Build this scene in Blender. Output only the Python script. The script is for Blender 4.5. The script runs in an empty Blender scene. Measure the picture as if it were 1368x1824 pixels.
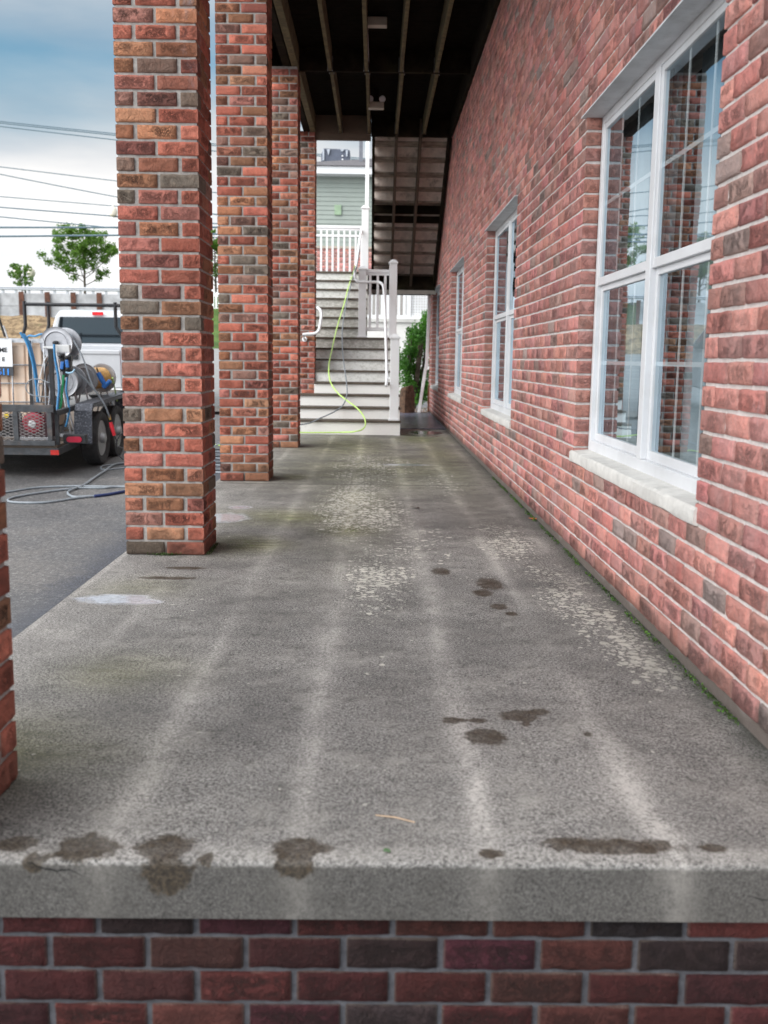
import bpy, bmesh, math, random
import numpy as np
from mathutils import Vector, Matrix
from math import pi, sin, cos, radians, atan2, sqrt
random.seed(7); RNG = np.random.default_rng(11)
sc = bpy.context.scene
COL = sc.collection
# ------------------------------------------------------------------ camera
def Rx(a): return Matrix.Rotation(a, 4, 'X')
def Rz(a): return Matrix.Rotation(a, 4, 'Z')
CF, CP, CY, CR, CH = 1783.28, .1515, .0110, .0133, 1.0032
cam = bpy.data.cameras.new('camera'); camo = bpy.data.objects.new('camera', cam); COL.objects.link(camo)
camo.matrix_world = Matrix.Translation((0, 0, CH)) @ Rz(-CY) @ Rx(pi/2-CP) @ Rz(CR)
cam.sensor_fit = 'VERTICAL'; cam.sensor_height = 36; cam.lens = CF/1824*36
cam.clip_start = .05; cam.clip_end = 3000
cam.dof.use_dof = True; cam.dof.focus_distance = 5.2; cam.dof.aperture_fstop = 4.0
sc.camera = camo
# ------------------------------------------------------------------ world, sun, exposure
SKYB = 4.6
SUN_EL, SUN_AZ = radians(27), radians(234)      # azimuth clockwise from +Y: behind and left of the camera
w = bpy.data.worlds.new('World'); sc.world = w; w.use_nodes = True
nt = w.node_tree; N = nt.nodes; L = nt.links; N.clear()
out = N.new('ShaderNodeOutputWorld'); bg = N.new('ShaderNodeBackground'); bg.inputs[1].default_value = .1
sky = N.new('ShaderNodeTexSky'); sky.sky_type = 'NISHITA'; sky.sun_disc = False
sky.sun_elevation = SUN_EL; sky.sun_rotation = SUN_AZ; sky.air_density = 1.2; sky.ozone_density = 2.5
tc = N.new('ShaderNodeTexCoord'); sep = N.new('ShaderNodeSeparateXYZ'); L.new(tc.outputs['Generated'], sep.inputs[0])
mp = N.new('ShaderNodeMapping'); mp.inputs['Scale'].default_value = (1.6, 1.6, 6.5); L.new(tc.outputs['Generated'], mp.inputs[0])
nz = N.new('ShaderNodeTexNoise'); nz.inputs['Scale'].default_value = 1.25; nz.inputs['Detail'].default_value = 7; nz.inputs['Roughness'].default_value = .5
L.new(mp.outputs[0], nz.inputs['Vector'])
mr = N.new('ShaderNodeValToRGB'); L.new(sep.outputs[2], mr.inputs[0])
while len(mr.color_ramp.elements) < 5: mr.color_ramp.elements.new(1)
for e, (p, v) in zip(mr.color_ramp.elements, ((0, .95), (.12, .74), (.20, .26), (.26, .05), (.60, .50))): e.position = p; e.color = (v, v, v, 1)
ad = N.new('ShaderNodeMath'); ad.operation = 'ADD'; L.new(mr.outputs[0], ad.inputs[0]); L.new(nz.outputs[0], ad.inputs[1])
cr = N.new('ShaderNodeMapRange'); cr.interpolation_type = 'SMOOTHSTEP'
cr.inputs['From Min'].default_value = .20; cr.inputs['From Max'].default_value = .98; L.new(ad.outputs[0], cr.inputs[0])
# cloud brightness varies a little
n2 = N.new('ShaderNodeTexNoise'); n2.inputs['Scale'].default_value = 2.3; n2.inputs['Detail'].default_value = 5; L.new(mp.outputs[0], n2.inputs['Vector'])
cc = N.new('ShaderNodeValToRGB'); cc.color_ramp.elements[0].position = .3; cc.color_ramp.elements[0].color = (.66, .70, .76, 1)
cc.color_ramp.elements[1].position = .62; cc.color_ramp.elements[1].color = (1, .99, .98, 1); L.new(n2.outputs[0], cc.inputs[0])
nrm = N.new('ShaderNodeVectorMath'); nrm.operation = 'NORMALIZE'; L.new(tc.outputs['Generated'], nrm.inputs[0])
dt = N.new('ShaderNodeVectorMath'); dt.operation = 'DOT_PRODUCT'; L.new(nrm.outputs[0], dt.inputs[0])
dt.inputs[1].default_value = (sin(SUN_AZ)*cos(SUN_EL), cos(SUN_AZ)*cos(SUN_EL), sin(SUN_EL))
gl_ = N.new('ShaderNodeMapRange'); gl_.interpolation_type = 'SMOOTHSTEP'; gl_.inputs['From Min'].default_value = .1; gl_.inputs['From Max'].default_value = 1; gl_.inputs['To Min'].default_value = 0; gl_.inputs['To Max'].default_value = 10; L.new(dt.outputs['Value'], gl_.inputs[0])
zr = N.new('ShaderNodeValToRGB'); L.new(sep.outputs[2], zr.inputs[0])
while len(zr.color_ramp.elements) < 5: zr.color_ramp.elements.new(1)
for e, (p, v) in zip(zr.color_ramp.elements, ((0, .62), (.10, .60), (.22, .40), (.38, .40), (1, 1.))): e.position = p; e.color = (v, v, v, 1)
zn = N.new('ShaderNodeMath'); zn.operation = 'MULTIPLY'; L.new(zr.outputs[0], zn.inputs[0]); zn.inputs[1].default_value = SKYB*2.6
sm_ = N.new('ShaderNodeMath'); sm_.operation = 'ADD'; L.new(gl_.outputs[0], sm_.inputs[0]); L.new(zn.outputs[0], sm_.inputs[1])
sc1 = N.new('ShaderNodeVectorMath'); sc1.operation = 'SCALE'; L.new(sm_.outputs[0], sc1.inputs['Scale']); L.new(cc.outputs[0], sc1.inputs[0])
blu = N.new('ShaderNodeVectorMath'); blu.operation = 'MULTIPLY'; blu.inputs[1].default_value = (.34, .68, .74); L.new(sky.outputs[0], blu.inputs[0])
mx = N.new('ShaderNodeMix'); mx.data_type = 'RGBA'; L.new(cr.outputs[0], mx.inputs['Factor']); L.new(blu.outputs[0], mx.inputs['A']); L.new(sc1.outputs[0], mx.inputs['B'])
L.new(mx.outputs['Result'], bg.inputs[0]); L.new(bg.outputs[0], out.inputs[0])
sl = bpy.data.lights.new('sun', 'SUN'); sl.energy = 1.5; sl.angle = radians(50); sl.color = (1, .96, .92)
so = bpy.data.objects.new('sun', sl); COL.objects.link(so)
sd = Vector((sin(SUN_AZ)*cos(SUN_EL), cos(SUN_AZ)*cos(SUN_EL), sin(SUN_EL)))
so.rotation_euler = sd.to_track_quat('Z', 'Y').to_euler()
sc.view_settings.view_transform = 'Standard'; sc.view_settings.look = 'None'; sc.view_settings.gamma = 1
sc.view_settings.use_curve_mapping = False
sc.view_settings.exposure = .80
sc.cycles.max_bounces = 8; sc.cycles.diffuse_bounces = 4; sc.cycles.transparent_max_bounces = 12

# ------------------------------------------------------------------ pixel rays -> world (used only to read off where real things stand)
CM = camo.matrix_world.to_3x3()
def ray(x, y): return CM @ Vector(((x-684)/CF, -(y-912)/CF, -1))
def A(x, y, Y):
    r = ray(x, y); t = Y/r.y; return Vector((t*r.x, Y, CH+t*r.z))
def G(x, y, z=0):
    r = ray(x, y); t = (z-CH)/r.z; return Vector((t*r.x, t*r.y, z))
def gz(Y):                                         # the car park rises away from the camera
    return -.35+.045*(max(Y, 5)-12.6) if Y < 52 else 1.423
def GS(x, y):
    r = ray(x, y); t = (-.35-.045*12.6-CH)/(r.z-.045*r.y); return Vector((t*r.x, t*r.y, CH+t*r.z))
# ------------------------------------------------------------------ materials
class NB:
    def __init__(s, name):
        s.m = bpy.data.materials.new(name); s.m.use_nodes = True; s.t = s.m.node_tree; s.t.nodes.clear()
        s.out = s.n('ShaderNodeOutputMaterial'); s.b = s.n('ShaderNodeBsdfPrincipled'); s.l(s.b.outputs[0], s.out.inputs[0])
        s.tc = s.n('ShaderNodeTexCoord'); s.co = s.tc.outputs['Object']
    def n(s, t, **k):
        x = s.t.nodes.new(t)
        for a, v in k.items(): setattr(x, a, v)
        return x
    def l(s, a, b): s.t.links.new(a, b)
    def put(s, v, inp):
        if hasattr(v, 'is_output') or isinstance(v, bpy.types.NodeSocket): s.l(v, inp)
        elif isinstance(v, tuple) and len(v) == 3 and inp.type == 'RGBA': inp.default_value = (*v, 1)
        else: inp.default_value = v
    def noise(s, scale, detail=4, rough=.55, vec=None, dist=0):
        x = s.n('ShaderNodeTexNoise'); x.inputs['Scale'].default_value = scale; x.inputs['Detail'].default_value = detail
        x.inputs['Roughness'].default_value = rough; x.inputs['Distortion'].default_value = dist; s.l(vec or s.co, x.inputs['Vector']); return x.outputs[0]
    def math(s, op, a, b=0., clamp=False):
        x = s.n('ShaderNodeMath', operation=op, use_clamp=clamp); s.put(a, x.inputs[0]); s.put(b, x.inputs[1]); return x.outputs[0]
    def rng(s, v, a, b, c=0., d=1.):
        x = s.n('ShaderNodeMapRange', interpolation_type='SMOOTHSTEP'); s.put(v, x.inputs[0])
        for i, q in zip((1, 2, 3, 4), (a, b, c, d)): s.put(q, x.inputs[i])
        return x.outputs[0]
    def mix(s, f, a, b, mode='MIX'):
        x = s.n('ShaderNodeMix', data_type='RGBA', blend_type=mode); s.put(f, x.inputs['Factor']); s.put(a, x.inputs['A']); s.put(b, x.inputs['B']); return x.outputs['Result']
    def ramp(s, v, stops, interp='LINEAR'):
        x = s.n('ShaderNodeValToRGB'); s.l(v, x.inputs[0]); r = x.color_ramp; r.interpolation = interp
        while len(r.elements) < len(stops): r.elements.new(1)
        for e, (p, c) in zip(r.elements, stops): e.position = p; e.color = (*c, 1)
        return x.outputs[0]
    def attr(s, name):
        x = s.n('ShaderNodeAttribute', attribute_name=name); return x
    def sepc(s, c):
        x = s.n('ShaderNodeSeparateColor'); s.l(c, x.inputs[0]); return x.outputs
    def map(s, scale, vec=None):
        x = s.n('ShaderNodeMapping'); x.inputs['Scale'].default_value = scale; s.l(vec or s.co, x.inputs[0]); return x.outputs[0]
    def bump(s, h, strength=.3, dist=.01):
        x = s.n('ShaderNodeBump'); x.inputs['Strength'].default_value = strength; x.inputs['Distance'].default_value = dist; s.put(h, x.inputs['Height']); s.l(x.outputs[0], s.b.inputs['Normal'])
    def fin(s, col, rough=.7, metal=0., spec=None):
        s.put(col, s.b.inputs['Base Color']); s.put(rough, s.b.inputs['Roughness']); s.put(metal, s.b.inputs['Metallic'])
        if spec is not None: s.b.inputs['Specular IOR Level'].default_value = spec
        return s.m
MATS = {}
def simple(name, c, rough=.6, metal=0., var=.12, scale=8., bump=0., dirt=None, bscale=None, spec=None):
    if name in MATS: return MATS[name]
    b = NB(name); n = b.noise(scale, 5, .6)
    lo = tuple(x*(1-var) for x in c); hi = tuple(min(1, x*(1+var)) for x in c)
    col = b.mix(b.rng(n, .3, .7), lo, hi)
    if dirt: col = b.mix(b.rng(b.noise(scale*.37+1.3, 6, .7), .5, .75, 0, dirt[1]), col, dirt[0])
    if bump: b.bump(b.noise(bscale or scale*4, 4), bump, .01)
    MATS[name] = b.fin(col, b.rng(n, 0., 1., max(0, rough-.1), min(1, rough+.1)), metal, spec); return MATS[name]

def brick_mat(name, pal, haze=0., smudge=1., dirtz=True, jit=(.68, 1.32)):
    b = NB(name); a = b.attr('bc'); r, g, bl = b.sepc(a.outputs['Color'])[:3]
    col = b.ramp(r, pal, 'LINEAR')
    v = b.rng(g, 0., 1., *jit)
    vv = b.n('ShaderNodeVectorMath', operation='SCALE'); b.l(col, vv.inputs[0]); b.l(v, vv.inputs['Scale']); col = vv.outputs[0]
    # streaky fired surface
    n1 = b.noise(22, 5, .62, dist=1.2); col = b.mix(b.rng(n1, .38, .66, .0, .32), col, b.mix(1., col, (1.55, 1.35, 1.25), 'MULTIPLY'))
    # dark wrinkles in the middle of a brick
    uv = b.attr('buv'); sx = b.n('ShaderNodeSeparateXYZ'); b.l(uv.outputs['Vector'], sx.inputs[0])
    cu = b.math('ABSOLUTE', b.math('SUBTRACT', sx.outputs[0], .5)); cv = b.math('ABSOLUTE', b.math('SUBTRACT', sx.outputs[1], .5))
    cm = b.rng(b.math('MAXIMUM', b.math('MULTIPLY', cu, .8), cv), .18, .46, 1., .12)
    w_ = b.noise(30, 6, .65, dist=2.5)
    ridge = b.rng(b.math('ABSOLUTE', b.math('SUBTRACT', w_, .5)), .0, .055, 1., 0.)
    patch = b.rng(b.noise(14, 4, .6, dist=.8), .38, .56)
    sm = b.math('MULTIPLY', b.math('MULTIPLY', b.math('MAXIMUM', b.math('MULTIPLY', ridge, .9), b.math('MULTIPLY', b.rng(b.noise(55, 4, .7, dist=1.5), .45, .62), .7)), patch), b.math('MULTIPLY', cm, b.math('MULTIPLY', bl, smudge)), True)
    col = b.mix(sm, col, (.035, .022, .02))
    edge = b.rng(b.math('MAXIMUM', cu, cv), .47, .5, 0., .3)
    col = b.mix(edge, col, (.24, .2, .17))
    sp = b.noise(260, 2, .6); col = b.mix(b.rng(sp, .60, .72, 0, .5), col, b.mix(1., col, (.35, .33, .33), 'MULTIPLY'))
    col = b.mix(b.rng(sp, .3, .42, .3, 0.), col, b.mix(1., col, (1.6, 1.5, 1.5), 'MULTIPLY'))
    ef = b.rng(b.noise(2.3, 6, .72, b.map((1, 1, .45))), .62, .78, 0, .6); col = b.mix(ef, col, (.45, .42, .46))
    if haze:
        col = b.mix(b.rng(b.noise(5, 6, .7), .3, .8, haze*.4, haze*1.4), col, (.56, .47, .45))
    if dirtz:
        sz = b.n('ShaderNodeSeparateXYZ'); b.l(b.co, sz.inputs[0])
        dz = b.math('ADD', sz.outputs[2], b.math('MULTIPLY', b.noise(7, 4), -.22))
        col = b.mix(b.math('MULTIPLY', b.rng(dz, -.06, .03, .5, 0), b.rng(sz.outputs[2], -.03, -.01)), col, (.07, .05, .038))
    hgt = b.math('ADD', b.math('MULTIPLY', w_, 1.), b.math('MULTIPLY', sp, .25))
    b.bump(b.math('SUBTRACT', hgt, b.math('MULTIPLY', sm, 1.1)), 1., .016)
    return b.fin(col, .85, spec=.25)
RED, RED2, TAN, ORG, MAU, GRY = (.42, .135, .096), (.47, .170, .120), (.36, .200, .125), (.45, .205, .115), (.42, .165, .140), (.23, .185, .145)
M_BRICK = brick_mat('pillar_brick', [(0, RED), (.22, RED2), (.32, RED), (.42, MAU), (.50, ORG), (.62, TAN), (.72, ORG), (.80, MAU), (.93, GRY), (1, (.17, .145, .12))])
M_WALLB = brick_mat('wall_brick', [(0, (.58, .190, .165)), (.25, (.68, .29, .24)), (.42, (.58, .20, .20)), (.55, (.64, .27, .205)), (.72, (.62, .25, .24)), (.88, (.54, .25, .21)), (.955, (.44, .28, .24)), (1, (.30, .24, .23))], haze=.24, smudge=.75, jit=(.76, 1.2))
M_PLNB = brick_mat('plinth_brick', [(0, (.060, .016, .017)), (.3, (.075, .021, .019)), (.5, (.050, .014, .021)), (.7, (.072, .026, .020)), (.85, (.040, .022, .022)), (1, (.025, .021, .023))], smudge=1.)  # plinth brick, like its mortar, coloured darker to paint in vignetting
def mortar_mat(name, c, dark=.4, ground=True):
    b = NB(name); n = b.noise(40, 5, .7); col = b.mix(b.rng(n, .3, .75), tuple(x*(1-dark) for x in c), c)
    col = b.mix(b.rng(b.noise(3, 5, .7), .55, .8, 0, .5), col, tuple(x*.4 for x in c))
    if ground:
        q = b.n('ShaderNodeSeparateXYZ'); b.l(b.co, q.inputs[0]); col = b.mix(b.math('MULTIPLY', b.rng(b.math('ADD', q.outputs[2], b.math('MULTIPLY', b.noise(5, 5), -.12)), -.03, .05, .9, 0), b.rng(q.outputs[2], -.05, -.02)), col, (.085, .065, .055))
    b.bump(b.noise(150, 3), .6, .004); return b.fin(col, .95, spec=.1)
M_MORT = mortar_mat('mortar', (.44, .42, .40), .35); M_MORTW = mortar_mat('pale_mortar', (.68, .64, .62), .25); M_MORTD = mortar_mat('dark_mortar', (.125, .125, .138), ground=False)
M_WHITE = simple('white_vinyl', (.63, .645, .67), .45, var=.06, scale=3, dirt=((.4, .41, .4), .35))
M_WHITE2 = simple('bright_white_paint', (.82, .84, .86), .4, var=.04, scale=2, dirt=((.6, .62, .62), .25))  # whiter than the vinyl: overexposed look of posts and rails put into colour
M_BLACK = simple('black_steel', (.022, .024, .028), .42, .3, var=.3, scale=20, bump=.1, dirt=((.09, .06, .045), .5))
M_TRL = simple('dusty_black_paint', (.05, .055, .062), .5, .2, var=.3, scale=14, bump=.15, dirt=((.16, .12, .1), .5))
M_RUBBER = simple('tire_rubber', (.03, .03, .032), .8, var=.3, scale=20, bump=.2, dirt=((.1, .1, .1), .4))
M_ALU = simple('brushed_aluminium', (.42, .43, .46), .45, .7, var=.12, scale=9, dirt=((.3, .3, .32), .5))
M_GREYM = simple('galvanised_metal', (.45, .47, .5), .5, .6, var=.2, scale=30)
M_HOSEG = simple('grey_hose_rubber', (.22, .25, .28), .45, var=.15, scale=30)
M_HOSEB = simple('blue_hose_rubber', (.035, .20, .42), .4, var=.15, scale=20)
M_HOSEL = simple('lime_hose_rubber', (.56, .82, .22), .4, var=.08, scale=20)
M_HOSEGR = simple('green_hose_rubber', (.02, .30, .12), .4, var=.1, scale=20)
M_HOSEY = simple('yellow_hose_rubber', (.55, .33, .12), .5, var=.25, scale=40)
M_BLUEP = simple('blue_plastic', (.02, .13, .42), .35, var=.1, scale=10)
M_REDP = simple('red_plastic', (.55, .015, .03), .35, var=.15, scale=10)
M_TANK = simple('translucent_tank_plastic', (.66, .50, .38), .5, var=.08, scale=2, dirt=((.72, .68, .62), .6))
M_NAVY = simple('navy_rubber', (.02, .035, .12), .5)
M_CONC = simple('pale_concrete', (.42, .41, .39), .85, var=.25, scale=9, bump=.4, bscale=70, dirt=((.2, .2, .17), .5))
M_STONE = simple('limestone_sill', (.60, .59, .565), .9, var=.08, scale=18, bump=.35, bscale=45, dirt=((.40, .39, .37), .4))
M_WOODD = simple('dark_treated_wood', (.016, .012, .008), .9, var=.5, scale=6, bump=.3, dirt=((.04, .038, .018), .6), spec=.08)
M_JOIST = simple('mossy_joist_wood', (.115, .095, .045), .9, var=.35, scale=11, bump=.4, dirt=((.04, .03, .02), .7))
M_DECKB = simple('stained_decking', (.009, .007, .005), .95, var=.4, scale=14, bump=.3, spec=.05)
M_TREAD = simple('brown_composite_tread', (.085, .068, .052), .7, var=.25, scale=15)
M_RBACK = simple('weathered_riser_back', (.80, .71, .64), .8, var=.15, scale=7, dirt=((.14, .11, .08), .8))
M_ASPH = None
def asphalt():
    b = NB('asphalt'); sp = b.noise(75, 4, .8); big = b.noise(.5, 6, .6); vo = b.n('ShaderNodeTexVoronoi'); vo.inputs['Scale'].default_value = 55; b.l(b.co, vo.inputs['Vector'])
    col = b.mix(b.rng(sp, .38, .68), (.035, .036, .04), (.17, .168, .168)); col = b.mix(b.rng(vo.outputs['Distance'], .0, .34, .85, 0), col, (.33, .32, .31))
    col = b.mix(b.rng(big, .42, .62, .0, .62), col, (.20, .185, .17)); col = b.mix(b.rng(b.noise(.11, 4), .5, .6, 0, .35), col, (.25, .24, .23))
    col = b.mix(b.rng(b.noise(24, 6, .95), .46, .56, .55, 0.), col, (.045, .046, .050)); col = b.mix(b.rng(b.noise(31, 6, .95), .52, .60, 0, .5), col, (.42, .41, .40))
    # darker strip beside the walkway
    sx = b.n('ShaderNodeSeparateXYZ'); b.l(b.co, sx.inputs[0]); xx = b.math('ADD', sx.outputs[0], b.math('MULTIPLY', b.noise(1.8, 5, .7), -.5))
    col = b.mix(b.rng(xx, -2.6, -2.3, 0, .8), col, b.mix(b.rng(sp, .45, .6), (.018, .021, .030), (.09, .10, .13)))
    b.bump(sp, .35, .006)
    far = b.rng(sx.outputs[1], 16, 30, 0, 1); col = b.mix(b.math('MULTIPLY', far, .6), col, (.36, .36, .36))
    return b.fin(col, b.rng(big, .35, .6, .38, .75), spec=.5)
M_ASPH = asphalt()

# ------------------------------------------------------------------ object helpers
def tag(o, label=None, cat=None, group=None, kind=None):
    if label: o['label'] = label
    if cat: o['category'] = cat
    if group: o['group'] = group
    if kind: o['kind'] = kind
    return o
def thing(name, label, cat, loc=(0, 0, 0), group=None, rx=0., rz=0.):
    o = bpy.data.objects.new(name, None); COL.objects.link(o); o.location = loc; o.rotation_euler = (rx, 0, rz); o.empty_display_size = .2
    return tag(o, label, cat, group)
def attach(o, parent, world=True):
    if parent is None: return o
    o.parent = parent
    if world:                      # geometry given in world space
        P = Matrix.Identity(4); q = parent
        chain = []
        while q is not None: chain.append(q); q = q.parent
        for c in reversed(chain): P = P @ c.matrix_parent_inverse @ (Matrix.Translation(c.location) @ c.rotation_euler.to_matrix().to_4x4())
        o.matrix_parent_inverse = P.inverted()
    return o
class MB:
    def __init__(s): s.v = []; s.f = []; s.mi = []; s.sm = []
    def add(s, vs, fs, mi=0, smooth=False):
        o = len(s.v); s.v += [tuple(p) for p in vs]; s.f += [tuple(i+o for i in f) for f in fs]; s.mi += [mi]*len(fs); s.sm += [smooth]*len(fs); return s
    def box(s, x0, y0, z0, x1, y1, z1, mi=0, M=None):
        x0, x1 = min(x0, x1), max(x0, x1); y0, y1 = min(y0, y1), max(y0, y1); z0, z1 = min(z0, z1), max(z0, z1)
        vs = [Vector(p) for p in ((x0, y0, z0), (x1, y0, z0), (x1, y1, z0), (x0, y1, z0), (x0, y0, z1), (x1, y0, z1), (x1, y1, z1), (x0, y1, z1))]
        if M is not None: vs = [M @ p for p in vs]
        return s.add(vs, ((0, 3, 2, 1), (4, 5, 6, 7), (0, 1, 5, 4), (1, 2, 6, 5), (2, 3, 7, 6), (3, 0, 4, 7)), mi)
    def prism(s, poly, axis, a, b, mi=0):      # poly 2D extruded along axis ('x': poly=(y,z), 'y': (x,z), 'z': (x,y))
        def P(p, t): return {'x': (t, p[0], p[1]), 'y': (p[0], t, p[1]), 'z': (p[0], p[1], t)}[axis]
        n = len(poly); vs = [P(p, a) for p in poly]+[P(p, b) for p in poly]
        fs = [tuple(range(n))[::-1], tuple(range(n, 2*n))]+[(i, (i+1) % n, n+(i+1) % n, n+i) for i in range(n)]
        return s.add(vs, fs, mi)
    def tube(s, pts, r, seg=10, mi=0, closed=False, cap=True):
        pts = [Vector(p) for p in pts]; n = len(pts); rs = r if isinstance(r, (list, tuple)) else [r]*n
        vs = []; up = None
        for i, p in enumerate(pts):
            t = ((pts[(i+1) % n] if (closed or i < n-1) else p)-(pts[i-1] if (closed or i > 0) else p)).normalized()
            if up is None: up = t.orthogonal().normalized()
            up = (up-t*up.dot(t)); up = up.normalized() if up.length > 1e-6 else t.orthogonal().normalized(); sd_ = t.cross(up)
            for k in range(seg):
                a = 2*pi*k/seg; vs.append(p+(up*cos(a)+sd_*sin(a))*rs[i])
        fs = []
        for i in range(n if closed else n-1):
            j = (i+1) % n
            for k in range(seg): fs.append((i*seg+k, i*seg+(k+1) % seg, j*seg+(k+1) % seg, j*seg+k))
        if cap and not closed: fs += [tuple(range(seg))[::-1], tuple(range((n-1)*seg, n*seg))]
        return s.add(vs, fs, mi, True)
    def lathe(s, prof, c, axis=Vector((1, 0, 0)), seg=32, mi=0, cl=False):     # prof: (along axis, radius)
        axis = Vector(axis).normalized(); u = axis.orthogonal().normalized(); v = axis.cross(u); c = Vector(c); vs = []
        for (h, r) in prof:
            for k in range(seg):
                a = 2*pi*k/seg; vs.append(c+axis*h+(u*cos(a)+v*sin(a))*r)
        n = len(prof); fs = []
        for i in range(n-1 if not cl else n):
            j = (i+1) % n
            for k in range(seg): fs.append((i*seg+k, j*seg+k, j*seg+(k+1) % seg, i*seg+(k+1) % seg))
        if not cl: fs += [tuple(range(seg)), tuple(range((n-1)*seg, n*seg))[::-1]]
        return s.add(vs, fs, mi, True)
    def build(s, name, mats, parent=None, bevel=0., world=True, solid=0., autos=True):
        me = bpy.data.meshes.new(name); me.from_pydata(s.v, [], s.f)
        for m in (mats if isinstance(mats, (list, tuple)) else [mats]): me.materials.append(m)
        me.polygons.foreach_set('material_index', s.mi); me.polygons.foreach_set('use_smooth', s.sm)
        bm = bmesh.new(); bm.from_mesh(me); bmesh.ops.recalc_face_normals(bm, faces=bm.faces); 
        if any(s.sm):
            for e in bm.edges:
                if len(e.link_faces) == 2 and e.calc_face_angle(0) > radians(40): e.smooth = False
        bm.to_mesh(me); bm.free()
        o = bpy.data.objects.new(name, me); COL.objects.link(o)
        if bevel: b = o.modifiers.new('bevel', 'BEVEL'); b.width = bevel; b.segments = 2; b.limit_method = 'ANGLE'; b.harden_normals = False
        attach(o, parent, world); return o
def spline(pts, n=8):
    P = [Vector(p) for p in pts]; P = [P[0]*2-P[1]]+P+[P[-1]*2-P[-2]]; o = []
    for i in range(1, len(P)-2):
        for k in range(n):
            t = k/n; a, b, c, d = P[i-1], P[i], P[i+1], P[i+2]
            o.append(.5*((2*b)+(c-a)*t+(2*a-5*b+4*c-d)*t*t+(3*b-a-3*c+d)*t**3))
    return o+[P[-2]]
def copy_tree(o, parent, off):
    c = o.copy(); COL.objects.link(c); inv = o.matrix_parent_inverse.copy(); c.parent = parent; c.matrix_parent_inverse = inv; c.location = o.location+Vector(off) if off else o.location
    for ch in [x for x in COL.objects if x.parent == o and x != c]: copy_tree(ch, c, None)
    return c
# ------------------------------------------------------------------ bricks as real relief
CO, LB, MJ, DP = .0752, .203, .0108, .0075
class Bricks:
    def __init__(s): s.v = []; s.f = []; s.uv = []; s.c = []; s.mi = []; s.n = 0
    def brick(s, P, U, Nn, wd, ht, cl, cr, col, nx=4, nz=2, amp=.0016, d=DP):
        P = np.array(P, float); U = np.array(U, float); Nn = np.array(Nn, float); e = min(.0028, wd*.2)
        j = RNG.normal(0, .0009, 4)
        us = np.concatenate([[0, e], np.linspace(e, wd-e, nx+1)[1:-1], [wd-e, wd]]) if nx > 1 else np.array([0, e, wd-e, wd])
        vs = np.concatenate([[0, .0028], np.linspace(.0028, ht-.0028, nz+1)[1:-1], [ht-.0028, ht]]) if nz > 1 else np.array([0, .0028, ht-.0028, ht])
        UU, VV = np.meshgrid(us, vs, indexing='ij'); D = np.full(UU.shape, d)+RNG.normal(0, amp, UU.shape)+RNG.normal(0, .0008)
        D[:, 0] = D[:, -1] = -.001
        UU = UU.copy()
        if cl: D[0, 1:-1] = d; D[1, 1:-1] = d; UU[0, 0] = UU[0, -1] = d
        else: D[0, :] = -.001; UU[0] += j[0]
        if cr: D[-1, 1:-1] = d; D[-2, 1:-1] = d; UU[-1, 0] = UU[-1, -1] = wd-d
        else: D[-1, :] = -.001; UU[-1] += j[1]
        VV = VV+RNG.normal(0, .0008, VV.shape); VV[:, 0] += j[2]; VV[:, -1] += j[3]
        if not cl: UU[1:2, :] += RNG.normal(0, .0009, UU[1:2, :].shape)
        X = P+UU[..., None]*U+VV[..., None]*np.array([0, 0, 1.])+D[..., None]*Nn
        a, b = UU.shape; s.v.append(X.reshape(-1, 3)); idx = np.arange(a*b).reshape(a, b)+s.n; s.n += a*b
        s.f.append(np.stack([idx[:-1, :-1], idx[1:, :-1], idx[1:, 1:], idx[:-1, 1:]], -1).reshape(-1, 4))
        uu = UU/wd; vv = VV/ht; off = .5*0
        Q = np.stack([uu, vv], -1).reshape(-1, 2); k = s.f[-1]-(s.n-a*b)
        s.uv.append(Q[k].reshape(-1, 2)); s.c.append(np.tile(col, (a*b, 1))); s.mi.append(np.zeros(len(k), int))
    def quad(s, p, mi=1):
        s.v.append(np.array(p, float)); s.f.append(np.array([[0, 1, 2, 3]])+s.n); s.n += 4
        s.uv.append(np.zeros((4, 2))); s.c.append(np.zeros((4, 3))); s.mi.append(np.array([mi]))
    def build(s, name, mats, parent=None, world=True):
        V = np.concatenate(s.v); F = np.concatenate(s.f); me = bpy.data.meshes.new(name)
        me.vertices.add(len(V)); me.vertices.foreach_set('co', V.ravel()); me.loops.add(F.size); me.loops.foreach_set('vertex_index', F.ravel().astype(np.int32))
        me.polygons.add(len(F)); me.polygons.foreach_set('loop_start', np.arange(len(F))*4)
        me.polygons.foreach_set('material_index', np.concatenate(s.mi)); me.polygons.foreach_set('use_smooth', np.concatenate(s.mi) == 0)
        me.update(calc_edges=True)
        for m in mats: me.materials.append(m)
        u = me.uv_layers.new(name='buv'); u.data.foreach_set('uv', np.concatenate(s.uv).ravel())
        c = me.color_attributes.new('bc', 'FLOAT_COLOR', 'POINT'); cc = np.ones((len(V), 4)); cc[:, :3] = np.concatenate(s.c); c.data.foreach_set('color', cc.ravel())
        me.validate(); o = bpy.data.objects.new(name, me); COL.objects.link(o); attach(o, parent, world); return o
def rc(): return RNG.random(3)

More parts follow.
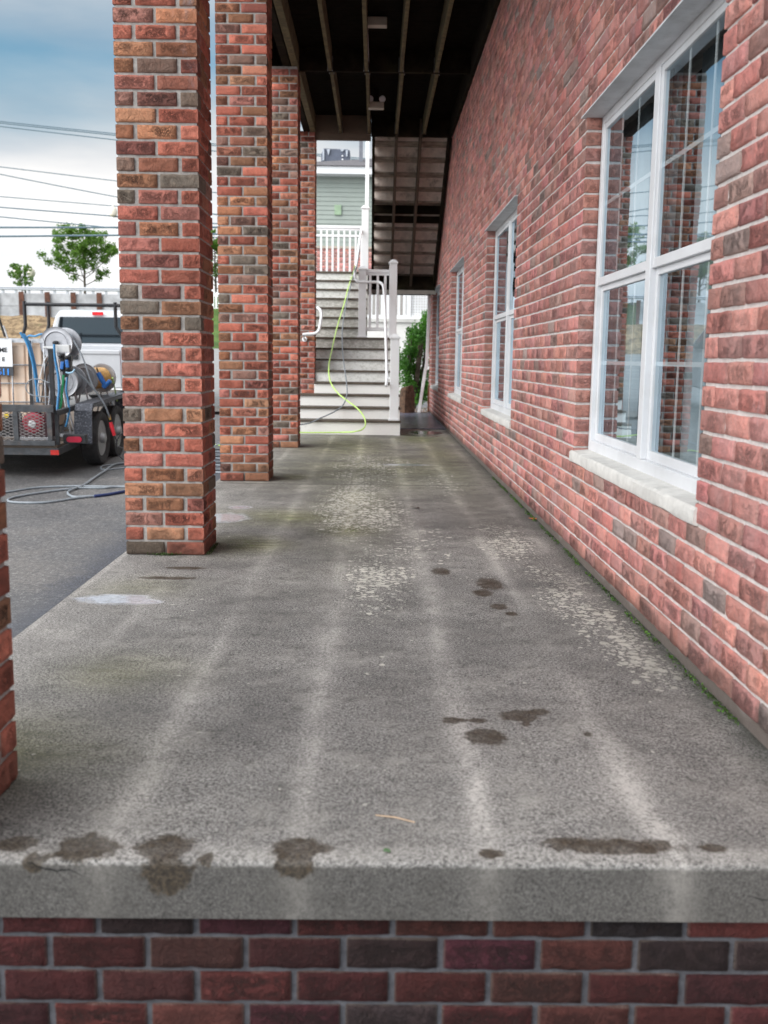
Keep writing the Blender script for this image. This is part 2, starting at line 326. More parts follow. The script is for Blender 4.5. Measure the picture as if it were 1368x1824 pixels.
# ------------------------------------------------------------------ setting: ground
def ground():
    ys = [-60, -8, 0, 5]+list(np.linspace(6, 52, 30))
    xs = [-400, -120, -60, -30, -15, -8, -5, -3, -1, 0, 1.3, 3, 10, 30, 120, 400]
    m = MB(); vs = [(x, y, gz(y)) for y in ys for x in xs]; n = len(xs)
    m.add(vs, [(j*n+i, j*n+i+1, (j+1)*n+i+1, (j+1)*n+i) for j in range(len(ys)-1) for i in range(n-1)], 0, True)
    tag(m.build('car_park', M_ASPH), kind='structure')
    # earth bank up to the retaining wall, then the grass plateau to the horizon
    b = NB('dry_earth_bank'); n1 = b.noise(1.8, 6, .7); col = b.mix(b.rng(n1, .35, .65), (.13, .085, .045), (.42, .30, .17)); col = b.mix(b.rng(b.noise(.9, 5), .58, .7, 0, .7), col, (.06, .10, .025)); b.bump(b.noise(4, 6), 1, .3)
    mb = b.fin(col, .95)
    m = MB(); ys = np.linspace(52, 59.8, 14); xs = np.linspace(-60, -10, 90); vs = []
    for y in ys:
        for x in xs:
            t = (y-52)/7.8; vs.append((x, y, 1.42+1.75*(t*t*(3-2*t))+(random.uniform(-.12, .12) if 0 < t < 1 else 0)))
    n = len(xs); m.add(vs, [(j*n+i, j*n+i+1, (j+1)*n+i+1, (j+1)*n+i) for j in range(13) for i in range(n-1)], 0, True)
    tag(m.build('earth_bank', mb), kind='structure')
    b = NB('meadow_grass'); col = b.mix(b.rng(b.noise(.6, 6, .7), .35, .65), (.035, .075, .012), (.09, .16, .03)); b.bump(b.noise(12, 5), 1, .1); mg = b.fin(col, .95)
    m = MB(); m.add([(-500, 60.3, 4.5), (500, 60.3, 4.5), (900, 1800, 4.5), (-900, 1800, 4.5)], [(0, 1, 2, 3)])
    tag(m.build('upper_grass', mg), kind='structure')
    m = MB(); m.add([(-10, 52, 1.423), (60, 52, 1.423), (60, 58, 3.0), (-10, 58, 3.0)], [(0, 1, 2, 3)]); m.add([(-10, 58, 3.0), (60, 58, 3.0), (60, 60.3, 4.5), (-10, 60.3, 4.5)], [(0, 1, 2, 3)])
    tag(m.build('grass_slope', mg), kind='structure')
ground()

# ------------------------------------------------------------------ walkway slab
XL, XR, YF, YB, TH = -1.28, 1.052, 1.89, 14.6, .126
def vnoise(X, Y, s, seed):
    r = np.random.default_rng(seed); g = r.random((256, 256)); x = X/s+100; y = Y/s+100
    xi = np.floor(x).astype(int); yi = np.floor(y).astype(int); fx = x-xi; fy = y-yi; fx = fx*fx*(3-2*fx); fy = fy*fy*(3-2*fy)
    a = g[xi % 256, yi % 256]; b = g[(xi+1) % 256, yi % 256]; c = g[xi % 256, (yi+1) % 256]; d = g[(xi+1) % 256, (yi+1) % 256]
    return (a*(1-fx)+b*fx)*(1-fy)+(c*(1-fx)+d*fx)*fy
def slab():
    # parameter t runs along the walkway; below zero it runs down the front face
    xs = np.linspace(XL, XR, 118)
    ts = np.concatenate([-np.linspace(TH, .012, 12), [-.006, -.002, .0, .002, .006], np.linspace(.014, 2.2, 150), np.linspace(2.22, YB-YF, 360)])
    X, T = np.meshgrid(xs, ts, indexing='ij'); r = .010
    Y = np.where(T >= r, YF+T, np.where(T <= -r, YF, YF)); Z = np.where(T <= -r, T, 0.)
    k = (T > -r) & (T < r); th = (T+r)/(2*r)*(pi/2); Y = np.where(k, YF+r-r*np.cos(th), Y); Z = np.where(k, -r+r*np.sin(th), Z)
    Y = np.where(T < 0, Y, Y); chip = (vnoise(X, T, .06, 3)-.5)*.004*(np.abs(T) < .03); Z = Z+chip-.002*(np.abs(T) < .02)
    Z += np.where(T > .05, (vnoise(X, Y, .5, 5)-.5)*.003, 0)
    Ym = T+YF
    def blob(px, py, rx, ry, soft=.5, face=False):
        if py < 1537:
            c = G(px, py); cx, ct = c.x, c.y-YF; e = G(px+rx, py); rxm = abs(e.x-c.x)
            rym = abs(G(px, py-ry).y-G(px, py+ry).y)/2
        else: c = G(px, 1537); cx = c.x; ct = -(py-1537)/660; rxm = rx/850; rym = ry/560
        d = np.sqrt(((X-cx)/rxm)**2+((T-ct)/rym)**2); return 1-d
    st = np.full(X.shape, -1.)
    for a in ((30, 1503, 42, 15), (58, 1530, 20, 14), (155, 1508, 58, 26), (292, 1508, 54, 26), (290, 1553, 46, 30), (528, 1510, 50, 20), (525, 1541, 36, 20), (565, 1512, 38, 10), (366, 1528, 15, 14), (875, 1521, 26, 9), (1095, 1508, 132, 15), (1010, 1502, 45, 11), (1270, 1510, 26, 8),
              (865, 1312, 38, 17), (925, 1274, 38, 11), (958, 1267, 22, 6), (805, 1283, 20, 7), (850, 1283, 20, 5), (872, 1040, 26, 11), (860, 1056, 20, 6), (888, 1080, 16, 6), (912, 1093, 13, 4), (785, 1018, 18, 7), (935, 1290, 12, 4), (1048, 1307, 12, 5), (330, 1012, 40, 3), (300, 1030, 60, 3)):
        st = np.maximum(st, blob(*a))
    den = np.zeros(X.shape)
    for cx, cy, sx, sy, a in ((-.16, 7.0, .22, 1.5, 1.0), (.02, 6.4, .24, .8, .85), (.28, 5.6, .25, .6, .45), (.86, 4.2, .15, .9, 1.), (.92, 3.4, .1, .45, 1.), (.75, 5.6, .2, .8, .7), (.03, 4.6, .17, .75, .85), (.22, 5.2, .2, .5, .6), (-.05, 9.5, .4, 1.5, .7), (.55, 8, .3, 1.5, .35), (.35, 5.1, .1, .3, .6), (.55, 4.6, .2, .5, .3)):
        den = np.maximum(den, a*np.exp(-((X-cx)/sx)**2-((Ym-cy)/sy)**2))
    den = np.maximum(den, .14)*(.75+.9*vnoise(X, Ym, .35, 9)); den *= (T > .25)
    sk = np.zeros(X.shape)
    for i, cx in enumerate((-.93, -.54, -.15, .245, .62, .93)):
        wv = .018+.03*vnoise(X*0, Ym, .7, 20+i); am = (.30+1.35*vnoise(X*0, Ym, .55, 30+i)**1.3)*(1.0 if 0 < i < 5 else .5)
        am = am*np.where((Ym > 2.4) & (Ym < 5.0) & (i != 2), .75, 1.)
        sk = np.maximum(sk, am*np.exp(-((X-cx-.02*(vnoise(X*0, Ym, .8, 40+i)-.5))/wv)**2)+.2*am*np.exp(-((X-cx)/(wv*3.5))**2))
    for cx, cy, rr in ((-.53, 5.75, .09), (.245, 5.8, .07), (.6, 5.45, .05), (-.15, 5.6, .08), (.1, 7.6, .06)):
        sk = np.maximum(sk, 1.25*np.exp(-((X-cx)/rr)**2-((Ym-cy)/(rr*3))**2))
    sk = np.maximum(sk, .75*np.exp(-((T-.035)/.035)**2)*(.6+.6*vnoise(X, T, .12, 77)))
    sk = np.where(T < 0, sk*(.45+.55*np.exp(T/.05)), sk)
    mo = np.zeros(X.shape)
    for cx, cy, sx, sy, a in ((-.16, 5.85, .22, .25, .75), (-.16, 7.0, .3, 1.6, .5), (-.5, 6.3, .45, .35, .7), (-.7, 5.35, .25, .25, .8), (0, 9.3, .9, 1.6, .65), (-.3, 11.6, .6, 1.8, .7), (.7, 10.5, .25, 3, .6), (.6, 12.8, .4, 1.0, .8), (-.7, 8.5, .2, .3, .8), (-1.0, 4.3, .2, .2, .3), (-.8, 3.1, .2, .2, .4), (-1.1, 2.4, .35, .25, .9)):
        mo = np.maximum(mo, a*np.exp(-((X-cx)/sx)**2-((Ym-cy)/sy)**2))
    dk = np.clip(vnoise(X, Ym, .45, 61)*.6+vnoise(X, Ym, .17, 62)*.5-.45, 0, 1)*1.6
    for cx, cy, sx, sy, a in ((-.80, 5.3, .12, .25, .9), (-.80, 8.45, .12, .3, .9), (-.80, 11.6, .12, .3, .9), (-.80, 2.2, .14, .35, .9), (.92, 3.0, .22, .8, .45), (-.95, 5.50, .3, .10, .5)): dk = np.maximum(dk, a*np.exp(-((X-cx)/sx)**2-((Ym-cy)/sy)**2))  # grime at pillar bases and wall, with painted contact shade and corner darkening
    sk = np.maximum(sk, .8*np.exp(-((X-XL-.015)/.03)**2)); sk = np.maximum(sk, .38*np.exp(-((X-XL-.12)/.22)**2)*(Ym > 2.6)*(.5+vnoise(X, Ym, .3, 88)))
    wet = np.full(X.shape, -1.)
    for cx, cy, rx, ry in ((-1.07, 4.08, .19, .11), (-.95, 4.04, .10, .06), (-.95, 6.25, .20, .24), (-.9, 6.7, .1, .1), (.72, 13.9, .34, .55), (.3, 9.6, .3, .12), (.55, 13.3, .5, .12)):
        wet = np.maximum(wet, 1-np.sqrt(((X-cx)/rx)**2+((Ym-cy)/ry)**2))
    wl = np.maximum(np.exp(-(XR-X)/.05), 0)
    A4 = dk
    me = bpy.data.meshes.new('walkway_slab'); a, b = X.shape; idx = np.arange(a*b).reshape(a, b)
    F = np.stack([idx[:-1, :-1], idx[1:, :-1], idx[1:, 1:], idx[:-1, 1:]], -1).reshape(-1, 4)
    V = np.stack([X, Y, Z], -1).reshape(-1, 3)
    me.vertices.add(len(V)); me.vertices.foreach_set('co', V.ravel()); me.loops.add(F.size); me.loops.foreach_set('vertex_index', F.ravel().astype(np.int32))
    me.polygons.add(len(F)); me.polygons.foreach_set('loop_start', np.arange(len(F))*4); me.polygons.foreach_set('use_smooth', np.ones(len(F), bool)); me.update(calc_edges=True)
    for nm, ch in (('sa', (st, den, sk)), ('sb', (mo, wet, wl))):
        c = me.color_attributes.new(nm, 'FLOAT_COLOR', 'POINT'); cc = np.ones((len(V), 4))
        for i, q in enumerate(ch): cc[:, i] = q.ravel()
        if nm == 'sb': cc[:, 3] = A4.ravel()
        c.data.foreach_set('color', cc.ravel())
    b = NB('walkway_concrete'); a1 = b.attr('sa'); a2 = b.attr('sb')
    s_, d_, k_ = b.sepc(a1.outputs['Color'])[:3]; m_, w_, wl_ = b.sepc(a2.outputs['Color'])[:3]
    sx = b.n('ShaderNodeSeparateXYZ'); b.l(b.co, sx.inputs[0]); Yc = sx.outputs[1]
    k_ = b.math('MULTIPLY', k_, b.rng(b.noise(7, 6, .75, b.map((1.6, .8, 1))), .34, .6, .35, 1.15))
    fine = b.noise(120, 5, 1.); mid = b.noise(48, 6, .95); big = b.noise(3.2, 6, .62)
    col = b.mix(b.rng(fine, .455, .545), (.028, .027, .026), (.46, .447, .428))
    col = b.mix(b.rng(big, .36, .66, .0, .38), col, (.085, .081, .075))
    col = b.mix(b.rng(b.noise(6.5, 7, .78), .48, .64, .0, .42), col, (.42, .405, .375)); col = b.mix(b.rng(b.noise(11, 7, .8), .52, .66, .0, .6), col, (.045, .043, .040))
    sc_ = b.noise(48, 5, .85, dist=.3); fr = b.rng(Yc, 2.5, 5.2, 1, .12)     # scaled, pitted surface near the front
    col = b.mix(b.math('MULTIPLY', b.rng(sc_, .53, .58, 0, .9), b.math('MULTIPLY', fr, b.rng(b.noise(5, 4), .40, .6))), col, (.050, .050, .054))
    col = b.mix(b.math('MULTIPLY', b.rng(mid, .53, .58, 0, .6), b.math('MAXIMUM', fr, .45)), col, (.46, .45, .43))
    col = b.mix(b.math('MULTIPLY', k_, b.rng(b.math('ADD', b.math('MULTIPLY', fine, .6), b.math('MULTIPLY', mid, .4)), .43, .57, .15, 1.), True), col, (.58, .56, .53))
    ge = b.mix(b.rng(b.noise(70, 4), .4, .6), (.045, .050, .018), (.13, .125, .06))
    col = b.mix(b.math('MULTIPLY', m_, b.rng(b.noise(11, 6, .7, b.map((.45, 1.6, 1))), .36, .68, 0., 1.0), True), col, ge)
    col = b.mix(b.math('MULTIPLY', b.rng(m_, .55, .8), b.rng(b.noise(14, 5, .7), .52, .68, 0, .7)), col, (.16, .26, .03))
    col = b.mix(b.math('MULTIPLY', m_, .95, True), col, b.mix(1., col, (.95, .98, .58), 'MULTIPLY'))
    # lichen
    for scl, th in ((20, .40), (38, .42), (60, .42)):
        vo = b.n('ShaderNodeTexVoronoi'); vo.inputs['Scale'].default_value = scl; dv = b.n('ShaderNodeVectorMath', operation='ADD')
        dn = b.n('ShaderNodeTexNoise'); dn.inputs['Scale'].default_value = 40; dn.inputs['Detail'].default_value = 3; b.l(b.co, dn.inputs['Vector'])
        ds = b.n('ShaderNodeVectorMath', operation='SCALE'); b.l(dn.outputs['Color'], ds.inputs[0]); ds.inputs['Scale'].default_value = .028; b.l(b.co, dv.inputs[0]); b.l(ds.outputs[0], dv.inputs[1]); b.l(dv.outputs[0], vo.inputs['Vector'])
        rr, rg, _ = b.sepc(vo.outputs['Color'])[:3]
        siz = b.math('MINIMUM', b.math('MULTIPLY', b.math('SUBTRACT', b.math('MULTIPLY', d_, 1.1), rr), th*2.2), .40)
        f = b.rng(b.math('SUBTRACT', siz, vo.outputs['Distance']), -.02, .05, 0, .92)
        f = b.math('MULTIPLY', f, b.rng(fine, .25, .45, .55, 1.))
        col = b.mix(f, col, b.mix(rg, (.52, .51, .45), (.72, .70, .63)))
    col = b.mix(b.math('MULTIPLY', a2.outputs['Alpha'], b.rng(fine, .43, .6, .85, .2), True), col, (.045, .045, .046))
    # damp brown blotches
    sf = b.rng(b.math('ADD', s_, b.math('MULTIPLY', b.math('SUBTRACT', b.noise(26, 5, .7), .5), 1.5)), -.06, .22)
    scol = b.mix(b.rng(b.noise(120, 4, .8), .35, .7), (.014, .010, .006), (.085, .060, .033)); col = b.mix(b.math('MULTIPLY', sf, b.rng(b.noise(18, 5, .7), .35, .65, .68, .95)), col, scol)
    # wall edge grime, front face
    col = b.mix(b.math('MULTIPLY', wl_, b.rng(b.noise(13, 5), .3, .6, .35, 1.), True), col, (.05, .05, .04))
    face = b.rng(sx.outputs[2], -.016, -.006, 1., 0.); fc = b.mix(b.rng(b.noise(230, 3, .8), .35, .7), (.034, .032, .030), (.165, .157, .146)); fc = b.mix(b.rng(b.noise(7, 6, .7), .4, .65, 0, .6), fc, (.065, .061, .055))
    fc = b.mix(b.math('MULTIPLY', k_, .55, True), fc, (.34, .32, .29)); fc = b.mix(b.math('MULTIPLY', sf, .9), fc, scol); col = b.mix(b.math('MULTIPLY', face, .85), col, fc)
    # hairline cracks and expansion joint
    def crack(x0, amp, scale, wd, a, bb):     # wandering along X on the front face
        p = b.math('ADD', b.math('MULTIPLY', b.math('SUBTRACT', b.noise(scale, 5, .7), .5), amp), x0)
        return p
    cr_ = b.math('ABSOLUTE', b.math('SUBTRACT', b.math('ADD', sx.outputs[2], b.math('MULTIPLY', b.math('SUBTRACT', b.noise(9, 5, .6, b.map((1, 0, 0))), .5), .10)), b.math('MULTIPLY', b.math('ADD', sx.outputs[0], .72), -.30)))
    cl_ = b.math('MULTIPLY', b.rng(cr_, .0006, .0022, 1, 0), b.math('MULTIPLY', b.rng(sx.outputs[0], -.62, -.56, 1, 0), b.rng(sx.outputs[2], -.012, -.004, 1, 0))); col = b.mix(cl_, col, (.01, .01, .01))
    cr2 = b.math('ABSOLUTE', b.math('SUBTRACT', b.math('ADD', sx.outputs[2], b.math('MULTIPLY', b.math('SUBTRACT', b.noise(14, 4, .6, b.map((1, 0, 0))), .5), .05)), -.07))
    cl2 = b.math('MULTIPLY', b.rng(cr2, .0006, .002, 1, 0), b.rng(sx.outputs[0], .76, .80, 0, 1)); col = b.mix(cl2, col, (.01, .01, .01))
    pass; jt = b.math('ABSOLUTE', b.math('SUBTRACT', b.math('MODULO', b.math('SUBTRACT', Yc, 8.02), 3.13), 0.)); jm = b.math('MULTIPLY', b.rng(jt, .006, .018, .85, 0), b.rng(Yc, 7, 7.5)); col = b.mix(jm, col, (.03, .03, .025))
    wf = b.rng(b.math('ADD', w_, b.math('MULTIPLY', b.math('SUBTRACT', b.noise(16, 4, .6), .5), .9)), .0, .5)
    foam_glint = b.math('MULTIPLY', wf, b.rng(b.math('ADD', Yc, b.math('MULTIPLY', sx.outputs[0], .0)), 9, 11, 1, 0))  # whitish puddle: foam plus sky reflection painted into the colour
    col = b.mix(b.math('MULTIPLY', foam_glint, b.rng(b.noise(38, 4), .3, .6, .3, .65)), col, (.55, .58, .66)); col = b.mix(b.math('MULTIPLY', wf, b.rng(Yc, 9, 11, 0, .75)), col, (.05, .06, .06))
    rgh = b.rng(wf, 0., 1., .82, .12); rgh = b.math('SUBTRACT', rgh, b.math('MULTIPLY', sf, .25))
    b.bump(b.math('MULTIPLY', b.math('ADD', b.math('MULTIPLY', fine, .5), b.math('SUBTRACT', mid, b.math('MULTIPLY', cl_, 3))), b.rng(wf, 0., 1., 1., .05)), .8, .006)
    m = b.fin(col, rgh, spec=.35); me.materials.append(m)
    o = bpy.data.objects.new('walkway', me); COL.objects.link(o); tag(o, kind='structure')
    g = MB()
    g.add([(XL, YF, -TH), (XL, YF, 0), (XL, YB, 0), (XL, YB, -TH), (XL+.03, YF+.04, -TH), (XL+.03, YB, -TH)], [(0, 1, 2, 3)])
    g.box(XL+.004, YF+.03, -TH-.002, XR, YB-.002, -.012); g.box(XL+.03, YF+.06, -1.0, XR, YB-.01, -TH-.004)
    tag(g.build('walkway_base', M_CONC), kind='structure')
slab()
# ------------------------------------------------------------------ brick plinth under the slab front
def plinth():
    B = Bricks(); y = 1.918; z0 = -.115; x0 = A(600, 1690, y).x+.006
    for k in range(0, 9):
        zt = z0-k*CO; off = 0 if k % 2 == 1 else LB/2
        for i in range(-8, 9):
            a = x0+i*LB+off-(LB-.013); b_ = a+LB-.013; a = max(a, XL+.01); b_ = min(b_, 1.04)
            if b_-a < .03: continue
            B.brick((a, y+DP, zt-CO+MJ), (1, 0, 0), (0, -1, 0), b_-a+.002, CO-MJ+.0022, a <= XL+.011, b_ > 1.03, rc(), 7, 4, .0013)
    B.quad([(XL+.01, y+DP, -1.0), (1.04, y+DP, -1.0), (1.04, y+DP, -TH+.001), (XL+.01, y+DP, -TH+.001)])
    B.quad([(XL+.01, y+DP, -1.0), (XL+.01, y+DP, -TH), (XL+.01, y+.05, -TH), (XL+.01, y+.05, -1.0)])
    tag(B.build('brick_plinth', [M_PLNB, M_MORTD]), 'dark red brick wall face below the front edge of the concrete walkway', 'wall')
plinth()
# ------------------------------------------------------------------ pillars
PXR, PW = -.8593, .395; PXL = PXR-PW; PY0, PS = 5.026, 3.131; PTOP = 4.08
def pillar(k, fine, base=0., label=''):
    B = Bricks(); y0 = PY0+(k-1)*PS; x0 = PXL+(.014 if k == 0 else 0); rows = int(round((PTOP-base)/CO)); nx, nz, amp = ((8, 4, .0021) if fine == 2 else (5, 3, .0019) if fine == 1 else (3, 2, .0015))
    cor = [((x0, y0), (1, 0), (0, -1)), ((x0+PW, y0), (0, 1), (1, 0)), ((x0+PW, y0+PW), (-1, 0), (0, 1)), ((x0, y0+PW), (0, -1), (-1, 0))]
    for r in range(rows):
        z = base+r*CO+.003; cc = [rc() for _ in range(4)]
        for q, (o, u, n) in enumerate(cor):
            U = (*u, 0); Nn = (*n, 0)
            P = lambda t: (o[0]+u[0]*t-n[0]*DP, o[1]+u[1]*t-n[1]*DP, z)
            jm = RNG.normal(0, .003)
            if r % 2 == 0:
                h = PW/2-.0065+jm; B.brick(P(0), U, Nn, h, CO-MJ, 1, 0, cc[q], nx, nz, amp); B.brick(P(h+.013), U, Nn, PW-h-.013, CO-MJ, 0, 1, cc[(q+1) % 4], nx, nz, amp)
            else:
                a = .085+jm; B.brick(P(0), U, Nn, a, CO-MJ, 1, 0, cc[q], max(2, nx//2), nz, amp); B.brick(P(a+.018), U, Nn, .190, CO-MJ, 0, 0, rc(), nx, nz, amp); B.brick(P(a+.226), U, Nn, PW-a-.226, CO-MJ, 0, 1, cc[(q+1) % 4], max(2, nx//2), nz, amp)
    i = DP; xs = (x0+i, x0+PW-i); ys = (y0+i, y0+PW-i)
    c = [(xs[0], ys[0]), (xs[1], ys[0]), (xs[1], ys[1]), (xs[0], ys[1])]
    for q in range(4):
        a, b_ = c[q], c[(q+1) % 4]; B.quad([(*a, base+.001), (*b_, base+.001), (*b_, PTOP), (*a, PTOP)])
    o = B.build('brick_pillar', [M_BRICK, M_MORT]); tag(o, label, 'pillar', 'brick pillars holding up the deck'); return o
pillar(0, 2, 0, 'dark brick pillar cut off at the left picture edge, nearest of all')
pillar(1, 2, 0, 'square brick pillar in front of the trailer and truck, in full focus')
pillar(2, 1, 0, 'brick pillar just behind the sharp large one, with whitish salt streaks')
pillar(3, 0, 0, 'third brick pillar, ending on the slab just before the stairs')
pillar(4, 0, .19, 'farthest brick pillar, standing on the wide lower steps')
# ------------------------------------------------------------------ right-hand building
WX = 1.0488; WY0 = 5.213; WP = 22*LB; WWD = 10*LB-.010; ZO = .036; ZS, ZH = 6*CO+ZO, 29*CO+ZO; RV = .070
bld = thing('brick_building', 'long pink brick building wall with four double windows right of the walkway', 'building', (WX, 10, 0))
WIN = [WY0+k*WP for k in range(4)]; WEND = WY0+70*LB
def wall():
    B = Bricks(); U = (0, 1, 0); Nn = (-1, 0, 0)
    R0, R1 = -12, 60
    for r in range(R0, R1):
        z = r*CO+MJ*.5+ZO; off = 0 if r % 2 == 0 else LB/2
        for i in range(-17, 72):
            a = WY0+i*LB+off+.0055; b_ = a+LB-.011
            if b_ < 1.6+0 : continue
            if r < 0 and a > 2.2: continue
            if b_ > WEND: b_ = WEND
            if a > WEND-.03: continue
            ca = cb = 0; skip = False
            if 6 <= r < 29:
                for wy in WIN:
                    lo, hi = wy-WWD, wy
                    if a > lo-.005 and b_ < hi+.005: skip = True
                    elif a < lo < b_: b_ = lo; cb = 1
                    elif a < hi < b_: a = hi; ca = 1
                    elif abs(b_-lo) < .02: b_ = lo; cb = 1
                    elif abs(a-hi) < .02: a = hi; ca = 1
            if skip or b_-a < .02: continue
            near = a < 6
            if cb or ca: cc = rc()
            B.brick((WX, a, z), U, Nn, b_-a, CO-MJ, ca, cb, rc(), 4 if near else 2, 3 if near else 1, .0014)
            # returns into the window openings
            if ca or cb:
                yy = a if ca else b_; n = (0, -1, 0) if ca else (0, 1, 0)
                c2 = np.array([RNG.choice([.5, .55, .6, .84]), .1+.5*RNG.random(), .5])
                yin = yy+(DP if ca else -DP)
                B.brick((WX-DP, yin, z), (1, 0, 0), n, RV+.01, CO-MJ, 1, 0, c2, 3, 2, .0012)
    def mq(y0, z0, y1, z1): B.quad([(WX, y0, z0), (WX, y1, z0), (WX, y1, z1), (WX, y0, z1)])
    z0, z1 = R0*CO+ZO, R1*CO+ZO
    ys = sorted([1.6]+[v for wy in WIN for v in (wy-WWD-DP, wy+DP)]+[WEND])
    for i in range(len(ys)-1):
        a, b_ = ys[i], ys[i+1]
        if i % 2 == 0: mq(a, z0, b_, z1)
        else: mq(a, z0, b_, ZS); mq(a, ZH, b_, z1)
    for wy in WIN:
        for yy in (wy-WWD-DP, wy+DP): B.quad([(WX, yy, ZS), (WX+.3, yy, ZS), (WX+.3, yy, ZH), (WX, yy, ZH)])
        B.quad([(WX, wy-WWD-DP, ZH), (WX, wy+DP, ZH), (WX+.3, wy+DP, ZH), (WX+.3, wy-WWD-DP, ZH)]); B.quad([(WX, wy-WWD-DP, ZS), (WX, wy+DP, ZS), (WX+.3, wy+DP, ZS), (WX+.3, wy-WWD-DP, ZS)])
    # end wall, facing away down the passage and facing the viewer
    B.quad([(WX, WEND, z0), (WX+9, WEND, z0), (WX+9, WEND, z1), (WX, WEND, z1)])
    B.quad([(WX, 1.6, z0), (WX+9, 1.6, z0), (WX+9, 1.6, z1), (WX, 1.6, z1)])
    B.build('wall', [M_WALLB, M_MORTW], bld)
    m = MB()
    for k in range(24):
        z = R1*CO+ZO+k*.115; m.prism([(WX-.012, z), (WX+.01, z), (WX+.01, z+.115), (WX-.001, z+.115)], 'y', 1.55, WEND+.05)
    m.build('upper_wall', simple('grey_green_siding_side', (.42, .47, .44), .6), bld)
    m = MB(); m.box(WX+.02, 1.6, R1*CO+ZO+.01, WX+9, WEND, R1*CO+2.8); m.build('upper_storey', simple('plain_upper_storey', (.4, .44, .41), .7), bld)
wall()
def window_unit():
    hi = WIN[0]; lo = hi-WWD; xo = WX+RV; f = .042; z0, z1 = ZS+.050, ZH-.008
    root = MB()
    root.box(xo, lo, z0, xo+.09, lo+f, z1); root.box(xo, hi-f, z0, xo+.09, hi, z1); root.box(xo+.001, lo+f, z1-f, xo+.09, hi-f, z1); root.box(xo+.001, lo+f, z0, xo+.09, hi-f, z0+.065)
    mid = (lo+hi)/2; root.box(xo-.004, mid-.034, z0+.065, xo+.09, mid+.034, z1-f)
    W = root.build('window', M_WHITE, bld, .004)
    zm = (z0+z1)/2+.01
    gm = MB(); gr = MB(); sa = MB(); gk = MB()
    for (a, b_) in ((lo+f, mid-.034), (mid+.034, hi-f)):
        for (c, d, dx) in ((z0+.065, zm, .022), (zm, z1-f, .004)):
            s = .028; x = xo+dx
            sa.box(x, a, c, x+.028, a+s, d); sa.box(x, b_-s, c, x+.028, b_, d); sa.box(x+.001, a+s, c, x+.028, b_-s, c+s+.012); sa.box(x+.001, a+s, d-s, x+.028, b_-s, d)
            g0, g1, h0, h1 = a+s, b_-s, c+s+.012, d-s
            gm.add([(x+.012, g0, h0), (x+.012, g1, h0), (x+.012, g1, h1), (x+.012, g0, h1)], [(0, 1, 2, 3)])
            # dark gasket
            gk.box(x+.0285, g0-.004, h0, x+.034, g0+.012, h1); gk.box(x+.0285, g1-.03, h0, x+.034, g1+.004, h1)
            for q in (1/3, 2/3): yy = g0+(g1-g0)*q; gr.box(x+.014, yy-.009, h0, x+.018, yy+.009, h1)
            zz = (h0+h1)/2; gr.box(x+.0143, g0, zz-.009, x+.0177, g1, zz+.009)
    sa.build('sash', M_WHITE, W, .003); gr.build('grille', M_WHITE, W); M_GK = simple('dark_gasket', (.02, .03, .035), .6)
    for q in range(0, len(gk.v), 8):
        g_ = MB(); g_.add(gk.v[q:q+8], gk.f[:6]); g_.build('gasket', M_GK, W)
    b = NB('window_glass'); t = b.t; gl = b.n('ShaderNodeBsdfGlossy'); gl.inputs['Roughness'].default_value = .0; gl.inputs['Color'].default_value = (.66, .80, .90, 1); tr = b.n('ShaderNodeBsdfTransparent'); tr.inputs[0].default_value = (.9, .94, .94, 1)
    ge_ = b.n('ShaderNodeNewGeometry'); dd = b.n('ShaderNodeVectorMath', operation='DOT_PRODUCT'); b.l(ge_.outputs['Normal'], dd.inputs[0]); b.l(ge_.outputs['Incoming'], dd.inputs[1])
    F_ = b.math('ADD', b.math('MULTIPLY', b.math('POWER', b.math('SUBTRACT', 1., b.math('ABSOLUTE', dd.outputs['Value'])), 5.), .96), .045)
    F_ = b.math('DIVIDE', b.math('MULTIPLY', F_, 2.0), b.math('ADD', F_, 1.)); mxs = b.n('ShaderNodeMixShader'); b.l(b.math('MINIMUM', b.math('MULTIPLY', F_, 1.4), .9), mxs.inputs[0])
    bp = b.n('ShaderNodeBump'); bp.inputs['Strength'].default_value = .022; bp.inputs['Distance'].default_value = .02; b.l(b.noise(2.2, 2), bp.inputs['Height']); b.l(bp.outputs[0], gl.inputs['Normal']); b.l(tr.outputs[0], mxs.inputs[1]); b.l(gl.outputs[0], mxs.inputs[2]); b.l(mxs.outputs[0], b.out.inputs[0])
    gm.build('glass', b.m, W)
    m = MB(); m.box(xo+.13, lo-.3, z0-.1, xo+1.6, hi+.3, z1+.3)
    # interior: open box toward the window
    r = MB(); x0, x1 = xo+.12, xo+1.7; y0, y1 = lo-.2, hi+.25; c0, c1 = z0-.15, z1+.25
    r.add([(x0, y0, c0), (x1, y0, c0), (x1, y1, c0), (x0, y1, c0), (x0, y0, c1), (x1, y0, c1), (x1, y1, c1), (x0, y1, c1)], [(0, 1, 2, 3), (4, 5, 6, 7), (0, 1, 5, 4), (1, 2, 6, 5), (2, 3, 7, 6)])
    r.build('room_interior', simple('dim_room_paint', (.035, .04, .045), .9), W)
    cu = MB()
    for (a, b_) in ((mid-.28, mid-.05), (hi-.3, hi-.06), (lo+.08, lo+.12)):
        n = 40; vs = []
        for i in range(n+1):
            y = a+(b_-a)*i/n; x = xo+.17+.014*sin(i*1.25); vs += [(x, y, z0+.05), (x, y, z1)]
        cu.add(vs, [(2*i, 2*i+2, 2*i+3, 2*i+1) for i in range(n)], 0, True)
    o = cu.build('curtain', simple('pale_grey_curtain', (.34, .40, .44), .8), W); 
    sm = MB(); sy0, sy1 = lo-.02, hi+.035; n = 30; vs = []
